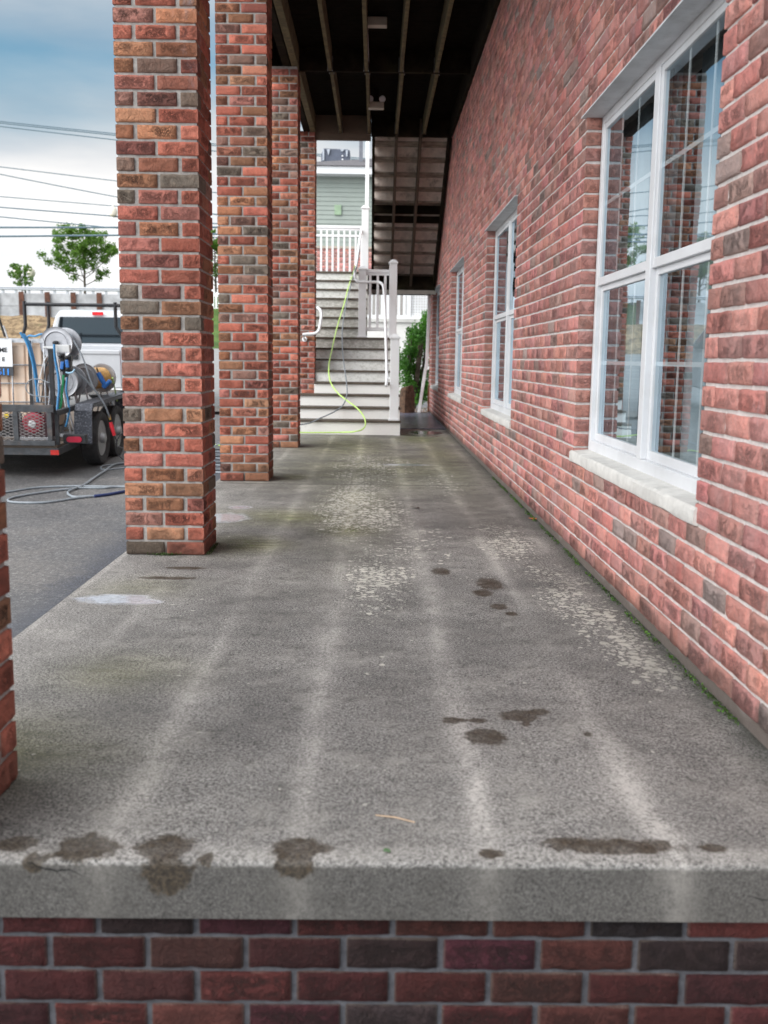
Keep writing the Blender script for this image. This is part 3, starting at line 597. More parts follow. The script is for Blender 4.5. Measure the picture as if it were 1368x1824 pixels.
    prof = [(WX-.014, ZS-.002), (WX-.019, ZS+.006), (WX-.018, ZS+.048), (WX-.010, ZS+.057), (xo+.02, ZS+.066), (xo+.02, ZS+.004), (WX-.004, ZS-.003)]
    sm_v = []
    for i in range(n+1):
        y = sy0+(sy1-sy0)*i/n
        for j, (x, z) in enumerate(prof):
            q = random.uniform(-.002, .002) if j in (0, 1, 2) else 0; sm_v.append((x+q, y, z+(random.uniform(-.0012, .0012) if j in (0, 3) else 0)))
    k = len(prof); sm.add(sm_v, [(i*k+j, (i+1)*k+j, (i+1)*k+(j+1) % k, i*k+(j+1) % k) for i in range(n) for j in range(k)]+[tuple(range(k)), tuple(range(n*k, n*k+k))[::-1]], 0, True)
    sm.build('window_sill', M_STONE, W)
    hd = MB(); hd.prism([(WX-.030, ZH-.012), (WX-.030, ZH-.004), (xo, ZH-.001), (xo, ZH-.012)], 'y', lo-.012, hi+.03); hd.build('head_flashing', simple('grey_head_metal', (.56, .57, .59), .5, dirt=((.15, .13, .11), .4)), W)
    return W
W0 = window_unit(); wins = [W0]
for k in (1, 2, 3): wins.append(copy_tree(W0, bld, (0, k*WP, 0)))
# downspout at the end of the building
m = MB(); pts = [A(766, 470, 19.35), A(764, 560, 19.35), A(760, 650, 19.3), A(757, 663, 19.25), A(749, 715, 18.95), A(746, 736, 18.8)]
for i in range(len(pts)-1):
    pass
m.tube([pts[0]+Vector((0, 0, 2.2))]+pts, .042, 4); m.build('downspout', M_WHITE2, bld, .004)
# copper pipe
m = MB(); m.tube([(1.03, 19.2, .0), (1.03, 19.2, .52)], .014, 8); m.build('pipe', simple('copper_pipe', (.45, .2, .12), .5, .5), bld)
# ------------------------------------------------------------------ deck overhead
deck = thing('wooden_deck', 'dark timber deck ceiling with exposed joists over the walkway', 'deck', (0, 8, PTOP))
for X in (-.52, -.13, .25, .63):
    for (a, b_, dx) in ((1.7, 11.44, 0), (11.49, 14.46, .012)):
        m = MB(); m.box(X-.019+dx, a, PTOP, X+.019+dx, b_, PTOP+.235); m.build('joist', M_JOIST, deck, .003)
m = MB(); m.box(-.925, 1.7, PTOP+.0, -.875+.02, 14.46, PTOP+.235); m.build('joist', M_JOIST, deck, .003)
m = MB(); m.box(PXL+.02, 1.66, PTOP+.003, PXL+.11, 14.9, PTOP+.28); m.box(PXR-.16, 1.66, PTOP+.003, PXR-.08, 14.9, PTOP+.236); m.build('edge_beam', M_WOODD, deck, .004)
m = MB(); m.box(1.0, 1.7, PTOP-.03, WX-.003, 14.46, PTOP+.236); m.build('ledger', M_WOODD, deck)
m = MB(); m.box(-.87, 11.442, PTOP-.002, 1.0, 11.488, PTOP+.236); m.build('cross_beam', M_WOODD, deck)
m = MB(); m.box(-.87, 14.462, PTOP-.09, -.09, 14.52, PTOP+.236); m.build('header_beam', simple('brown_header_board', (.12, .085, .062), .8, scale=5), deck)
m = MB(); m.box(-.088, 14.464, PTOP-.03, 1.0, 14.52, PTOP+.236); m.build('header_beam', M_WOODD, deck)
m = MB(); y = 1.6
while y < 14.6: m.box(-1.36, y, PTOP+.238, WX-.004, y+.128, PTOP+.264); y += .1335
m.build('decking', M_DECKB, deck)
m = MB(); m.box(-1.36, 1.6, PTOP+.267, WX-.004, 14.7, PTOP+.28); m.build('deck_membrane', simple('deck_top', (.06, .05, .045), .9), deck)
for X in (-.52, -.13, .25, .63):
    for Y, s in ((11.43, -1), (14.45, -1), (11.5, 1)):
        m = MB(); dx = .012 if Y > 11.45 else 0
        m.box(X-.03+dx, Y-.05 if s < 0 else Y, PTOP-.003, X-.021+dx, Y if s < 0 else Y+.05, PTOP+.14); m.box(X+.021+dx, Y-.05 if s < 0 else Y, PTOP-.003, X+.03+dx, Y if s < 0 else Y+.05, PTOP+.14)
        m.build('joist_hanger', simple('dull_hanger_metal', (.12, .12, .12), .5, .6), deck)
for (lab, px, py, z, heads) in (('plain pale box light on the deck ceiling nearer the camera', 672, 42, 4.24, 0), ('white emergency light with two round heads under the deck, farther from the camera', 670, 190, 4.10, 1)):
    p = G(px, py, z); t = thing('ceiling_light', lab, 'ceiling light', p)
    m = MB(); m.box(p.x-.095, p.y-.05, p.z-.03, p.x+.095, p.y+.05, p.z+.05); m.build('housing', simple('cream_plastic', (.42, .38, .32), .5), t, .006)
    m = MB(); m.box(p.x-.03, p.y+.0, p.z+.05, p.x+.03, p.y+.06, PTOP+.236); m.build('mount', M_WOODD, t)
    if heads:
        for s in (-1, 1):
            m = MB(); m.lathe([(-.0, .028), (.05, .040), (.055, .036)], (p.x+s*.075, p.y, p.z+.09), (0, -1, -.2), 16); m.build('lamp_head', M_WHITE, t)
    m = MB(); m.tube(spline([(p.x-.09, p.y+.05, p.z+.03), (p.x-.10, p.y+.4, p.z+.05), (-.105, p.y+.9, PTOP+.1), (-.105, min(14.3, p.y+1.8), PTOP+.12)]), .007, 6); m.build('conduit', M_GREYM, t)
# ------------------------------------------------------------------ staircase
SY0, RUN = 13.32, .28
def sz(i): return .195+.161*(i-1)        # height of step i (1..15)
def sy(i): return SY0+RUN*(i-1)
st = thing('staircase', 'white and brown outdoor staircase climbing away at the end of the walkway', 'staircase', (-.3, SY0, 0))
def riser_mat(name, dirt, c=(.86, .86, .84)):
    b = NB(name); n = b.noise(14, 6, .7, b.map((1.3, 1, 2.2))); col = b.mix(b.rng(n, .58-.3*dirt, .85-.3*dirt, 0, .25+.45*dirt), c, (.26, .26, .22)); col = b.mix(b.rng(b.noise(60, 4, .8), .5, .75, 0, .3*dirt), col, (.36, .36, .32)); return b.fin(col, .6)
RM = [riser_mat('clean_white_riser', .12), riser_mat('grey_riser', .5, (.78, .79, .77)), riser_mat('dirty_riser', .8, (.70, .70, .67))]
NS = 15
for i in range(1, NS+1):
    z0 = 0 if i == 1 else sz(i-1); z1 = sz(i)-.03; y = sy(i)+.028
    x0, x1 = (-1.12, .345) if i <= 3 else (PXR+.01 if i < 6 else -1.1, .345) if i <= 8 else (-1.1, -.135)
    m = MB(); m.box(x0, y, z0+.001, x1, y+.018, z1)
    if i == 1: m.box(x0, y-.003, z0+.055, x1, y-.0005, z0+.059)
    m.build('riser', RM[0] if i < 5 else RM[1] if i in (5, 6, 7) else RM[2] if i < 13 else RM[1], st, .002)
    m = MB(); yb = sy(i+1)+.028 if i < NS else sy(i)+.3
    if i == 8: yb = sy(i)+.6 if False else yb
    m.box(x0, sy(i), z1+.001, x1+(.012 if i <= 8 else 0), yb-.001, sz(i)); m.build('tread', M_TREAD, st, .003)
# side stringers
m = MB(); pl = [(SY0+.05, 0)]
for i in range(1, 9): pl += [(sy(i)+.05, sz(i)-.035), (sy(i+1)+.05, sz(i)-.035)]
pl += [(sy(9)+.05, .001), ]; m.prism(pl, 'x', .30, .335)
m.build('stringer', simple('grey_side_skirt', (.55, .56, .55), .6, dirt=((.2, .2, .16), .5)), st)
m = MB(); pl = [(sy(9)+.05, 0)]
for i in range(9, 16): pl += [(sy(i)+.05, sz(i)-.035), (sy(i+1)+.05, sz(i)-.035)]
pl += [(sy(16)+.05, .001)]; m.prism(pl, 'x', -.175, -.14); m.build('stringer', simple('greenish_side_skirt', (.40, .42, .36), .7, dirt=((.1, .1, .07), .7)), st)
ZL = sz(15)
m = MB(); m.box(-1.2, sy(15)+.302, ZL-.03, 1.03, 19.3, ZL-.001); m.build('landing', M_TREAD, st)
m = MB(); m.box(-1.2, 19.2, ZL-.25, 1.03, 19.24, ZL-.032); m.build('landing_beam', M_WOODD, st)
m = MB(); m.box(-.13, 17.55, ZL-.27, 1.02, 17.59, ZL-.032); m.build('landing_beam', M_WOODD, st)
for X in (-.1, .3, .66, .99):
    m = MB(); m.box(X-.02, 17.592, ZL-.24, X+.02, 19.19, ZL-.032); m.build('landing_joist', M_WOODD, st)
m = MB(); m.box(-.16, 17.50, ZL-.34, 1.03, 17.54, ZL-.272); m.build('fascia_board', simple('grey_fascia', (.33, .31, .28), .7), st)
# closet wall behind lower part of the stairs (under landing)
def post(x, y, z0, z1, w_=.058, cap=True, base=True, parent=st):
    m = MB(); m.box(x-w_, y-w_, z0, x+w_, y+w_, z1); o = m.build('newel_post', M_WHITE2, parent, .004)
    if cap:
        c = MB(); c.box(x-w_-.014, y-w_-.014, z1+.001, x+w_+.014, y+w_+.014, z1+.022); h = w_+.008
        c.add([(x-h, y-h, z1+.0225), (x+h, y-h, z1+.0225), (x+h, y+h, z1+.0225), (x-h, y+h, z1+.0225), (x-.025, y-.025, z1+.06), (x+.025, y-.025, z1+.06), (x+.025, y+.025, z1+.06), (x-.025, y+.025, z1+.06)], [(0, 1, 5, 4), (1, 2, 6, 5), (2, 3, 7, 6), (3, 0, 4, 7), (4, 5, 6, 7)]); c.build('post_cap', M_WHITE2, o, .003)
    if base: c = MB(); c.box(x-w_-.018, y-w_-.018, z0+.001, x+w_+.018, y+w_+.018, z0+.03); c.build('post_base', M_WHITE2, o, .004)
    return o
yA = sy(8)+.13; pA = A(650, 601, yA); post(-.20, yA, sz(8), 2.32)
post(.262, yA, sz(8), 2.42); post(.262, SY0+.09, sz(1), 1.27)
post(-.19, 17.45, ZL, ZL+1.05)
m = MB(); m.box(-.215, 19.18, ZL, -.145, 19.25, 5.6); m.build('roof_post', M_WHITE2, st, .004)
def rail(x0, x1, y, zt, zb, n, gaprail=False):
    m = MB(); m.box(x0, y-.035, zt-.045, x1, y+.035, zt); m.box(x0, y-.02, zt-.085, x1, y+.02, zt-.046); m.build('top_rail', M_WHITE2, st, .004)
    m = MB(); m.box(x0, y-.025, zb, x1, y+.025, zb+.055); m.build('bottom_rail', M_WHITE2, st, .004)
    for i in range(n):
        x = x0+(x1-x0)*(i+.5)/n; m = MB(); m.box(x-.019, y-.019, zb+.056, x+.019, y+.019, zt-.086); m.build('baluster', M_WHITE2, st, .003)
    if gaprail: m = MB(); m.box(x0, y-.022, zt-.20, x1, y+.022, zt-.16); m.build('mid_rail', M_WHITE2, st, .003)
rail(-.14, .20, yA, 2.33, sz(8)+.10, 3)
rail(-1.18, -.22, 19.1, ZL+.98, ZL+.03, 9, True)
# side balustrade of the lower right flight is open; steel pipe handrails
def pipe(pts, name='handrail', parent=st, r=.021, mat=M_WHITE2, n=6):
    m = MB(); m.tube(spline(pts, n), r, 12); return m.build(name, mat, parent)
P = [A(645, 404, 17.6), A(641, 425, 17.0), A(636, 465, 15.9), A(632, 488, 15.3), A(634, 498, 15.22), A(642, 502, 15.2), A(662, 502.5, 15.2), A(675, 503, 15.2), A(682, 508, 15.1), A(684, 520, 15.0), A(686, 560, 14.5), A(688.5, 640, 13.75), A(689, 672, 13.45), A(688, 688, 13.3)]
pipe(P)
for (x, y, Y) in ((692, 648, 13.62), (692, 674, 13.4)):
    m = MB(); m.tube([A(689, y, Y), A(697, y, Y)], .010, 8); m.build('rail_bracket', M_WHITE2, st)
hr = thing('wall_handrail', 'short looped white pipe handrail mounted on the farthest pillar left of the steps', 'handrail', A(542, 604, 14.3))
P = [A(558, 547, 14.6), A(565, 548, 14.45), A(571, 553, 14.35), A(572.5, 562, 14.3), A(570, 580, 14.15), A(567, 590, 14.1), A(560, 594, 14.1), A(548, 595, 14.1), A(539, 596, 14.1)]
m = MB(); m.tube(spline(P, 6), .021, 12); m.build('rail', M_WHITE2, hr)
m = MB(); c = A(542, 604, 14.35); m.lathe([(0, .036), (.012, .036), (.014, .015), (.11, .013)], (c.x, 14.40, c.z), (0, -1, .0), 20); m.tube([(c.x, 14.30, c.z), A(541, 596, 14.12)], .011, 8); m.build('wall_bracket', M_WHITE2, hr)
# ------------------------------------------------------------------ upper return flight, seen from below
up = thing('upper_staircase', 'underside of a dark wooden stair flight with pale riser backs beside the wall', 'staircase', (.45, 17.7, ZL))
NU = 12
for j in range(1, NU+1):
    y = 17.62-RUN*(j-1); z0 = ZL+.161*(j-1); z1 = z0+.161
    m = MB(); m.box(-.04, y-.018, z0+.001, 1.0, y, z1-.03)
    if j == 6: m.box(-.04, y+.001, z0-.13, 1.0, y+.05, z1-.031, 1)
    m.build('riser', [M_RBACK, M_WOODD] if j != 6 else [M_WOODD, M_WOODD], up)
    m = MB(); m.box(-.04, y-RUN-.0185+.001, z1-.025, 1.0, y+.02, z1); m.build('tread', simple('brown_tread_underside', (.34, .29, .24), .85, var=.4), up)
for X, wd in ((-.055, .02), (.265, .019), (.60, .019), (1.005, .02)):
    m = MB(); y0, y1 = 17.62, 17.62-RUN*11.3; k = .161/RUN
    m.prism([(y0+.02, ZL-.26), (y0+.02, ZL+.02), (y1, ZL+.02+k*(y0-y1)), (y1, ZL-.25+k*(y0-y1))], 'x', X-wd, X+wd); m.build('stringer', M_WOODD if X < 0 or X > 1 else simple('mid_stringer_wood', (.07, .05, .035), .85), up)

# ------------------------------------------------------------------ passage beyond the stairs
m = MB(); m.box(.36, 14.61, -.02, WX-.004, 19.0, .012)
mm = NB('wet_ribbed_mat'); wv = mm.n('ShaderNodeTexWave'); wv.inputs['Scale'].default_value = 14; wv.bands_direction = 'Y'; mm.l(mm.co, wv.inputs['Vector'])
tag(m.build('floor_mat', mm.fin(mm.mix(mm.rng(mm.noise(9, 4), .4, .6), (.09, .10, .14), (.22, .235, .32)), mm.rng(wv.outputs[0], 0, 1, .22, .5))), 'wet dark blue-grey ribbed mat in the narrow passage right of the stairs', 'mat')
m = MB(); m.add([(-3.2, 18.9, -.01), (6, 18.9, -.01), (6, 27.9, .12), (-3.2, 27.9, .12)], [(0, 1, 2, 3)]); m.add([(-.9, 13.35, -.03), (6, 13.35, -.03), (6, 18.9, -.01), (-.9, 18.9, -.01)], [(0, 1, 2, 3)])
tag(m.build('passage_ground', simple('damp_gravel_ground', (.16, .15, .14), .9, var=.5, scale=30, bump=.6)), kind='structure')
m = MB()
for i in range(900):
    x = random.uniform(.4, 1.3); y = random.uniform(19.0, 21.2); r = random.uniform(.015, .04); s = random.uniform(.5, .8)
    vs = [(x+r*cos(a)*random.uniform(.7, 1.1), y+r*sin(a)*random.uniform(.7, 1.1), .0+r*.2) for a in (0, 1.26, 2.5, 3.8, 5.0)]+[(x, y, r*s+.01)]
    m.add(vs, [(0, 1, 5), (1, 2, 5), (2, 3, 5), (3, 4, 5), (4, 0, 5)], random.choice((0, 0, 1, 2)))
tag(m.build('gravel', [simple('pale_pebble', (.5, .46, .42), .7), simple('brown_pebble', (.28, .17, .12), .7), simple('grey_pebble', (.2, .2, .22), .7)]), 'loose river pebbles around the bush', 'gravel', kind='stuff')
# stump
m = MB(); n = 14; vs = []; c = A(724, 735, 18.9)
for k, (z, s) in enumerate(((0, 1.05), (.12, 1), (.3, .97), (.43, .93), (.50, .8))):
    for i in range(n):
        a = 2*pi*i/n; r = .135*s*(1+.12*sin(3*a+1)+.06*sin(7*a+k)); vs.append((c.x+r*cos(a), 18.95+r*sin(a), z+(.03*cos(a) if k == 4 else 0)))
m.add(vs, [(k*n+i, k*n+(i+1) % n, (k+1)*n+(i+1) % n, (k+1)*n+i) for k in range(4) for i in range(n)]+[tuple(range(4*n, 5*n))], 0, False)
tag(m.build('tree_stump', simple('rotting_stump_wood', (.12, .07, .045), .9, var=.45, scale=16, bump=.8)), 'brown weathered stump standing between the stairs and the green bush', 'stump')

def leafm(name, a, b_, tr=.25):
    b = NB(name); oi = b.n('ShaderNodeTexNoise'); oi.inputs['Scale'].default_value = 3.5; oi.inputs['Detail'].default_value = 3; b.l(b.co, oi.inputs['Vector']); col = b.mix(b.rng(oi.outputs[0], .3, .7), a, b_)
    col = b.mix(b.rng(b.noise(60, 2), .3, .7, 0, .5), col, tuple(x*1.5 for x in b_)); b.fin(col, .5, spec=.4)
    t = b.n('ShaderNodeBsdfTranslucent'); b.l(col, t.inputs[0]); mx_ = b.n('ShaderNodeMixShader'); mx_.inputs[0].default_value = tr; b.l(b.b.outputs[0], mx_.inputs[1]); b.l(t.outputs[0], mx_.inputs[2]); b.l(mx_.outputs[0], b.out.inputs[0]); return b.m
M_LEAF = leafm('bush_leaf', (.025, .09, .012), (.09, .27, .03)); M_LEAFT = leafm('tree_leaf', (.05, .12, .02), (.15, .28, .04), .4)
M_BARK = simple('bark', (.10, .08, .06), .95, var=.3, scale=20, bump=.8)
def leaf(m, p, s, mi=0, d=None):
    d = d or Vector((random.gauss(0, 1), random.gauss(0, 1), random.gauss(0, 1))).normalized(); u = d.orthogonal().normalized(); u.rotate(Matrix.Rotation(random.uniform(0, 6.28), 3, d)); v = d.cross(u)
    m.add([p-u*s*.5, p+v*s*.28, p+u*s*.5+d*s*.1, p-v*s*.28], [(0, 1, 2, 3)], mi)
# bush
bc = A(735, 700, 20.1); bc.z = 0
t = thing('evergreen_bush', 'bright green leafy bush beside the white downspout', 'bush', (bc.x+.05, 20.2, 0))
m = MB()
for i in range(9): a = random.uniform(0, 6.28); m.tube(spline([(bc.x+.05, 20.2, 0), (bc.x+.05+.15*cos(a), 20.2+.15*sin(a), .7), (bc.x+.1+.2*cos(a), 20.2+.22*sin(a), 1.4)], 4), [.02]*8+[.008], 6)
m.build('stem', M_BARK, t)
m = MB(); cen = [(Vector((bc.x+.04+.06*(z-.5)+random.gauss(0, .10+.14*max(0, 1-abs(z-.6))), 20.2+random.gauss(0, .16), z)), random.uniform(.10, .2)) for z in np.linspace(.2, 1.6, 64)]
cen += [(Vector((bc.x+.24+random.gauss(0, .06), 20.2+random.gauss(0, .1), z)), .10) for z in np.linspace(1.2, 1.9, 14)]
for c, r in cen:
    for _ in range(150):
        d = Vector((random.gauss(0, 1), random.gauss(0, 1), random.gauss(0, 1))).normalized(); leaf(m, c+d*r*random.uniform(.5, 1.1), random.uniform(.035, .065), 0)
m.build('crown', M_LEAF, t)
# white porch with lattice beyond
t = thing('white_porch', 'white porch rail and lattice panel on a pale block base beyond the passage', 'porch', (.8, 23, 0))
m = MB(); zt, zb = 2.55, 1.93; m.box(-.9, 23, zt, 2.4, 23.06, zt+.05); m.build('top_rail', M_WHITE2, t); m = MB(); m.box(-.9, 22.99, zb-.02, 2.4, 23.07, zb+.06); m.build('bottom_rail', M_WHITE2, t)
for i in range(13):
    x = -.85+i*.125; m = MB(); m.box(x-.03, 23.01, zb+.061, x+.03, 23.05, zt-.001); m.build('baluster', M_WHITE2, t)
m = MB(); m.box(.70, 22.98, zb-.02, .80, 23.08, zt+.1); m.build('post', M_WHITE2, t)
m = MB()
for i in range(26):
    x = .82+i*.06; m.box(x, 23.02, zb+.061, x+.035, 23.03, zt-.001)
for i in range(10):
    z = zb+.08+i*.06; m.box(.80, 23.031, z, 2.4, 23.04, z+.035)
m.build('lattice', M_WHITE2, t)
m = MB(); m.box(-.9, 22.94, zb-.1, 2.4, 23.5, zb-.021); m.build('ledge', simple('grey_white_ledge', (.6, .6, .58), .6), t)
m = MB(); m.box(-.9, 23.0, 0, 2.4, 23.2, zb-.101); m.build('base_wall', simple('whitewashed_block', (.80, .80, .78), .7, var=.05, scale=6), t)
m = MB(); m.box(-.88, 23.3, zb, 2.38, 24.5, zb+.02); m.build('porch_floor', M_CONC, t)

# ------------------------------------------------------------------ green house beyond
hs = thing('green_house', 'pale green sided house with dark shingle roof and brick base behind the stair landing', 'house', (0, 28, 0))
HX0, HX1, HY = -2.6, 7.0, 28.0; zE = 5.84; zB = 4.02
m = MB(); z = zB; 
while z < zE: m.prism([(HY-.022, z), (HY, z), (HY, z+.118), (HY-.004, z+.118)], 'x', HX0, HX1); z += .118
m.box(HX0, HY+.001, 0, HX1, HY+7, zE); m.build('wall', simple('sage_green_siding', (.31, .355, .325), .55, var=.05, scale=2), hs)
B = Bricks()
for r in range(16):
    for i in range(50):
        a = HX0+i*.2+(.1 if r % 2 else 0)
        if a+.19 < HX1: B.brick((a, HY-.012, 2.76+r*.075), (1, 0, 0), (0, -1, 0), .189, .063, 0, 0, rc(), 1, 1, .0005)
B.quad([(HX0, HY-.012, -.2), (HX1, HY-.012, -.2), (HX1, HY-.012, zB-.06), (HX0, HY-.012, zB-.06)])
B.build('brick_base', [M_WALLB, M_MORT], hs)
m = MB(); m.box(HX0, HY-.05, zB-.06, HX1, HY-.001, zB-.005); m.build('water_table', simple('tan_trim', (.45, .38, .32), .7), hs)
m = MB(); m.box(HX0-.3, HY-.42, zE-.0, HX1+.3, HY-.36, zE+.20); m.box(HX0-.3, HY-.36, zE-.0, HX1+.3, HY+.001, zE+.03); m.build('fascia', M_WHITE2, hs, .01)
m = MB(); x0, x1 = HX0-.35, HX1+.35; m.add([(x0, HY-.48, zE+.2), (x1, HY-.48, zE+.2), (x1-3.5, HY+4, zE+1.5), (x0+.6, HY+4, zE+1.0), (x0, HY+8, zE+.2), (x1, HY+8, zE+.2)], [(0, 1, 2, 3), (0, 3, 4), (1, 5, 2), (3, 2, 5, 4)])
rm = NB('asphalt_shingles'); m.build('roof', rm.fin(rm.mix(rm.rng(rm.noise(16, 5, .8, rm.map((1, 3, 3))), .35, .7), (.06, .058, .065), (.19, .18, .19)), .9), hs)
m = MB(); p = A(600, 352, HY-.03); c = A(373+200, 400, HY); q = A(578, 371, HY-.03); q2 = A(612, 371, HY-.03)
v0 = A(596, 365, HY-.03); v1 = A(608, 383, HY-.03); m.box(v0.x, HY-.06, v1.z, v1.x, HY-.024, v0.z); m.build('vent', simple('green_vent', (.30, .42, .28), .6), hs, .005)
# grey plumbing / chimney strip right of roof
m = MB(); p = A(643, 268, 28.6); m.box(p.x-.05, 28.6, zE+.25, p.x+.05, 28.8, p.z+1.2); m.build('chimney', simple('grey_stack', (.16, .17, .2), .6), hs)
# dark structure behind the roof
t = thing('rooftop_unit', 'dark grey boxy unit with pale patches rising behind the house roof', 'rooftop equipment', (-1.4, 36, 6))
a = A(571, 264, 36); b_ = A(623, 300, 36); m = MB(); m.prism([(a.x, 0), (b_.x, 0), (b_.x, a.z-.05), (b_.x-.08, a.z-.02), (a.x+.1, a.z), (a.x+.02, a.z-.2)], 'y', 36, 36.8); m.build('body', simple('slate_grey_cladding', (.085, .10, .14), .5, var=.25, scale=2), t, .02)
for x0, y0, x1, y1, tp in ((574.5, 266, 577.5, 286, 1), (582, 266, 588, 276, .15), (606, 266, 613, 270, .4), (616, 268, 619.5, 279, .6)):
    u = A(x0, y0, 35.97); v = A(x1, y1, 35.97); cx = (u.x+v.x)/2; hw = (v.x-u.x)/2
    m = MB(); m.prism([(u.x, u.z), (cx-hw*tp, v.z), (cx+hw*tp, v.z), (v.x, u.z)], 'y', 35.94, 35.995); m.build('pale_patch', simple('pale_blue_patch', (.42, .46, .52), .6), t)
for x, y in ((610, 278), (610, 284), (575, 292)):
    u = A(x, y, 35.97); m = MB(); m.lathe([(0, .03), (.03, .03)], (u.x, 35.97, u.z), (0, -1, 0), 10); m.build('dial', M_WHITE, t)

# ------------------------------------------------------------------ retaining wall, guardrail, fence
rw = thing('retaining_wall', 'long grey concrete panel retaining wall with rusty steel beams behind the car park', 'wall', (-20, 60, 3))
m = MB(); x = -60.
pm = simple('weathered_panel_concrete', (.40, .42, .44), .9, var=.22, scale=1.3, bump=.4, bscale=12, dirt=((.24, .25, .26), .5))
SP = 1.513; xb0 = A(40, 560, 60).x
for i in range(-18, 5):
    x = xb0+i*SP
    for r in range(2):
        z = 3.05+r*.75; m.box(x+.13, 60.02, z+.008, x+SP-.13, 60.2, min(z+.742, 4.56+.0)) 
m.box(xb0-18*SP, 60.1, 2.6, xb0+5*SP, 60.3, 4.5); m.build('panel', pm, rw, .01)
rust = simple('rusted_steel', (.10, .045, .03), .9, var=.4, scale=6)
for i in range(-18, 6):
    x = xb0+i*SP; m = MB(); m.box(x-.15, 59.9, 2.6, x+.15, 59.93, 4.62); m.box(x-.01, 59.93, 2.6, x+.01, 60.15, 4.62); m.build('steel_beam', rust, rw)
gr = thing('guardrail', 'galvanised highway guardrail running along the top of the retaining wall', 'guardrail', (-20, 60.5, 4.5))
m = MB(); pf = [(60.5, 4.74), (60.46, 4.78), (60.50, 4.83), (60.50, 4.86), (60.46, 4.90), (60.50, 4.96), (60.53, 4.96), (60.53, 4.74)]; m.prism(pf, 'x', -50, -11); m.build('rail', M_GREYM, gr)
for i in range(50):
    x = A(37, 515, 60.5).x-20+i*.757
    if x < -11: m = MB(); m.box(x-.06, 60.54, 4.4, x+.06, 60.66, 5.0); m.build('post', M_GREYM, gr)
wf = thing('picket_fence', 'white picket fence on a tan bank glimpsed between the brick pillars', 'fence', (-9, 58, 3))
m = MB(); m.box(-10.9, 59.2, 4.55, -4, 59.25, 4.62); m.box(-10.9, 59.2, 3.75, -4, 59.25, 3.82); m.build('rail', M_WHITE2, wf)
for i in range(40):
    x = -10.8+i*.17; m = MB(); m.box(x, 59.17, 3.65, x+.1, 59.199, 4.7); m.build('picket', M_WHITE2, wf)
m = MB(); m.box(-10.9, 59.0, 1.9, -4, 59.5, 3.63)
tag(m.build('stone_wall', simple('tan_block_stone', (.42, .34, .24), .9, var=.3, scale=2.5, bump=.6)), 'low tan stone wall under the white picket fence', 'wall')
# ------------------------------------------------------------------ trees
def tree(label, base, h, cr, n, seed, lf=.26, trunk=.35, flat=.8, ncl=60, grp='young trees along the road'):
    random.seed(seed); base = Vector(base); t = thing('young_tree', label, 'tree', base, grp); m = MB()
    top = base+Vector((random.gauss(0, .1), 0, h*.9)); tips = []
    m.tube([base, base+(top-base)*.5, top], [h*.018, h*.013, h*.004], 8)
    for i in range(26):
        f = trunk+(.95-trunk)*(i/26)**.9; p = base+(top-base)*f; a = i*2.4+random.uniform(-.4, .4); L_ = cr*(1-.55*max(0, (f-trunk-.15))/(1-trunk))*random.uniform(.75, 1.1)*(.75+.4*min(1, (f-trunk)*6))
        q = p+Vector((cos(a)*L_, sin(a)*L_, L_*random.uniform(.35, .85))); q.z = min(q.z, base.z+h*random.uniform(.9, 1.0)); mid = (p+q)/2+Vector((0, 0, -L_*.08)); m.tube(spline([p, mid, q], 3), [h*.006]*3+[h*.004]*3+[h*.0015], 5)
        for s in (.45, .65, .85, 1.0): tips.append(p.lerp(q, s)+Vector((random.gauss(0, .14), random.gauss(0, .14), random.gauss(0, .10)))*cr*.5)
    m.build('trunk', M_BARK, t); m = MB()
    for c in tips:
        r = cr*random.uniform(.10, .2)
        for _ in range(int(n/len(tips)*random.uniform(.5, 1.5))):
            d = Vector((random.gauss(0, 1), random.gauss(0, 1), random.gauss(0, .7))).normalized(); leaf(m, c+d*r*random.uniform(.2, 1.1), lf*random.uniform(.6, 1.2))
    m.build('crown', M_LEAFT, t); return t
tb = A(151, 508, 66); tree('rounded green tree with a bare thin trunk above the guardrail', (tb.x, 66, 4.5), A(151, 402, 66).z-4.5, 2.15, 11000, 3, .17, .22)
tb = A(40, 508, 66); tree('small sparse green tree left of the rounded tree above the guardrail', (tb.x, 66, 4.5), A(40, 468, 66).z-4.5, .75, 1500, 5, .16, .25)
tb = A(385, 500, 70); tree('green tree glimpsed in the slit between the two nearest full pillars', (tb.x, 70, 4.5), A(387, 412, 70).z-4.5, 1.9, 5000, 9, .24, .25)
# trees only met in reflections and from beside the photo's viewpoint
tree('broad green tree on the bank far behind the pillars', (-13.5, 67, 4.5), 5.5, 1.9, 4000, 21, .24, .25)
random.seed(50)
# street lamps
def lamp(label, x, y, z, h, hs_=(-.45, .45)):
    t = thing('street_lamp', label, 'street lamp', (x, y, z), 'street lamps above the retaining wall'); m = MB(); m.tube([(x, y, z), (x, y, z+h)], [.07, .045], 10); m.lathe([(0, .16), (.3, .14), (.4, .07)], (x, y, z), (0, 0, 1), 12); m.tube([(x+hs_[0], y, z+h-.5), (x+hs_[1], y, z+h-.5)], .025, 6); m.build('pole', simple('dark_green_pole', (.03, .04, .035), .5), t)
    for s in hs_: m = MB(); m.lathe([(0, .06), (.08, .2), (.28, .27), (.5, .2), (.6, .06), (.72, .02)], (x+s, y, z+h-.5), (0, 0, 1), 16); m.build('globe', simple('opal_globe', (.75, .70, .6), .3), t)
p = A(56, 487, 68); lamp('white globe street lamp beside the small sparse tree', p.x-.45, 68, 4.5, p.z-4.5+.25)
lamp('twin globe street lamp rising behind the nearest full pillar', -15.3, 62, 4.5, 5.2)
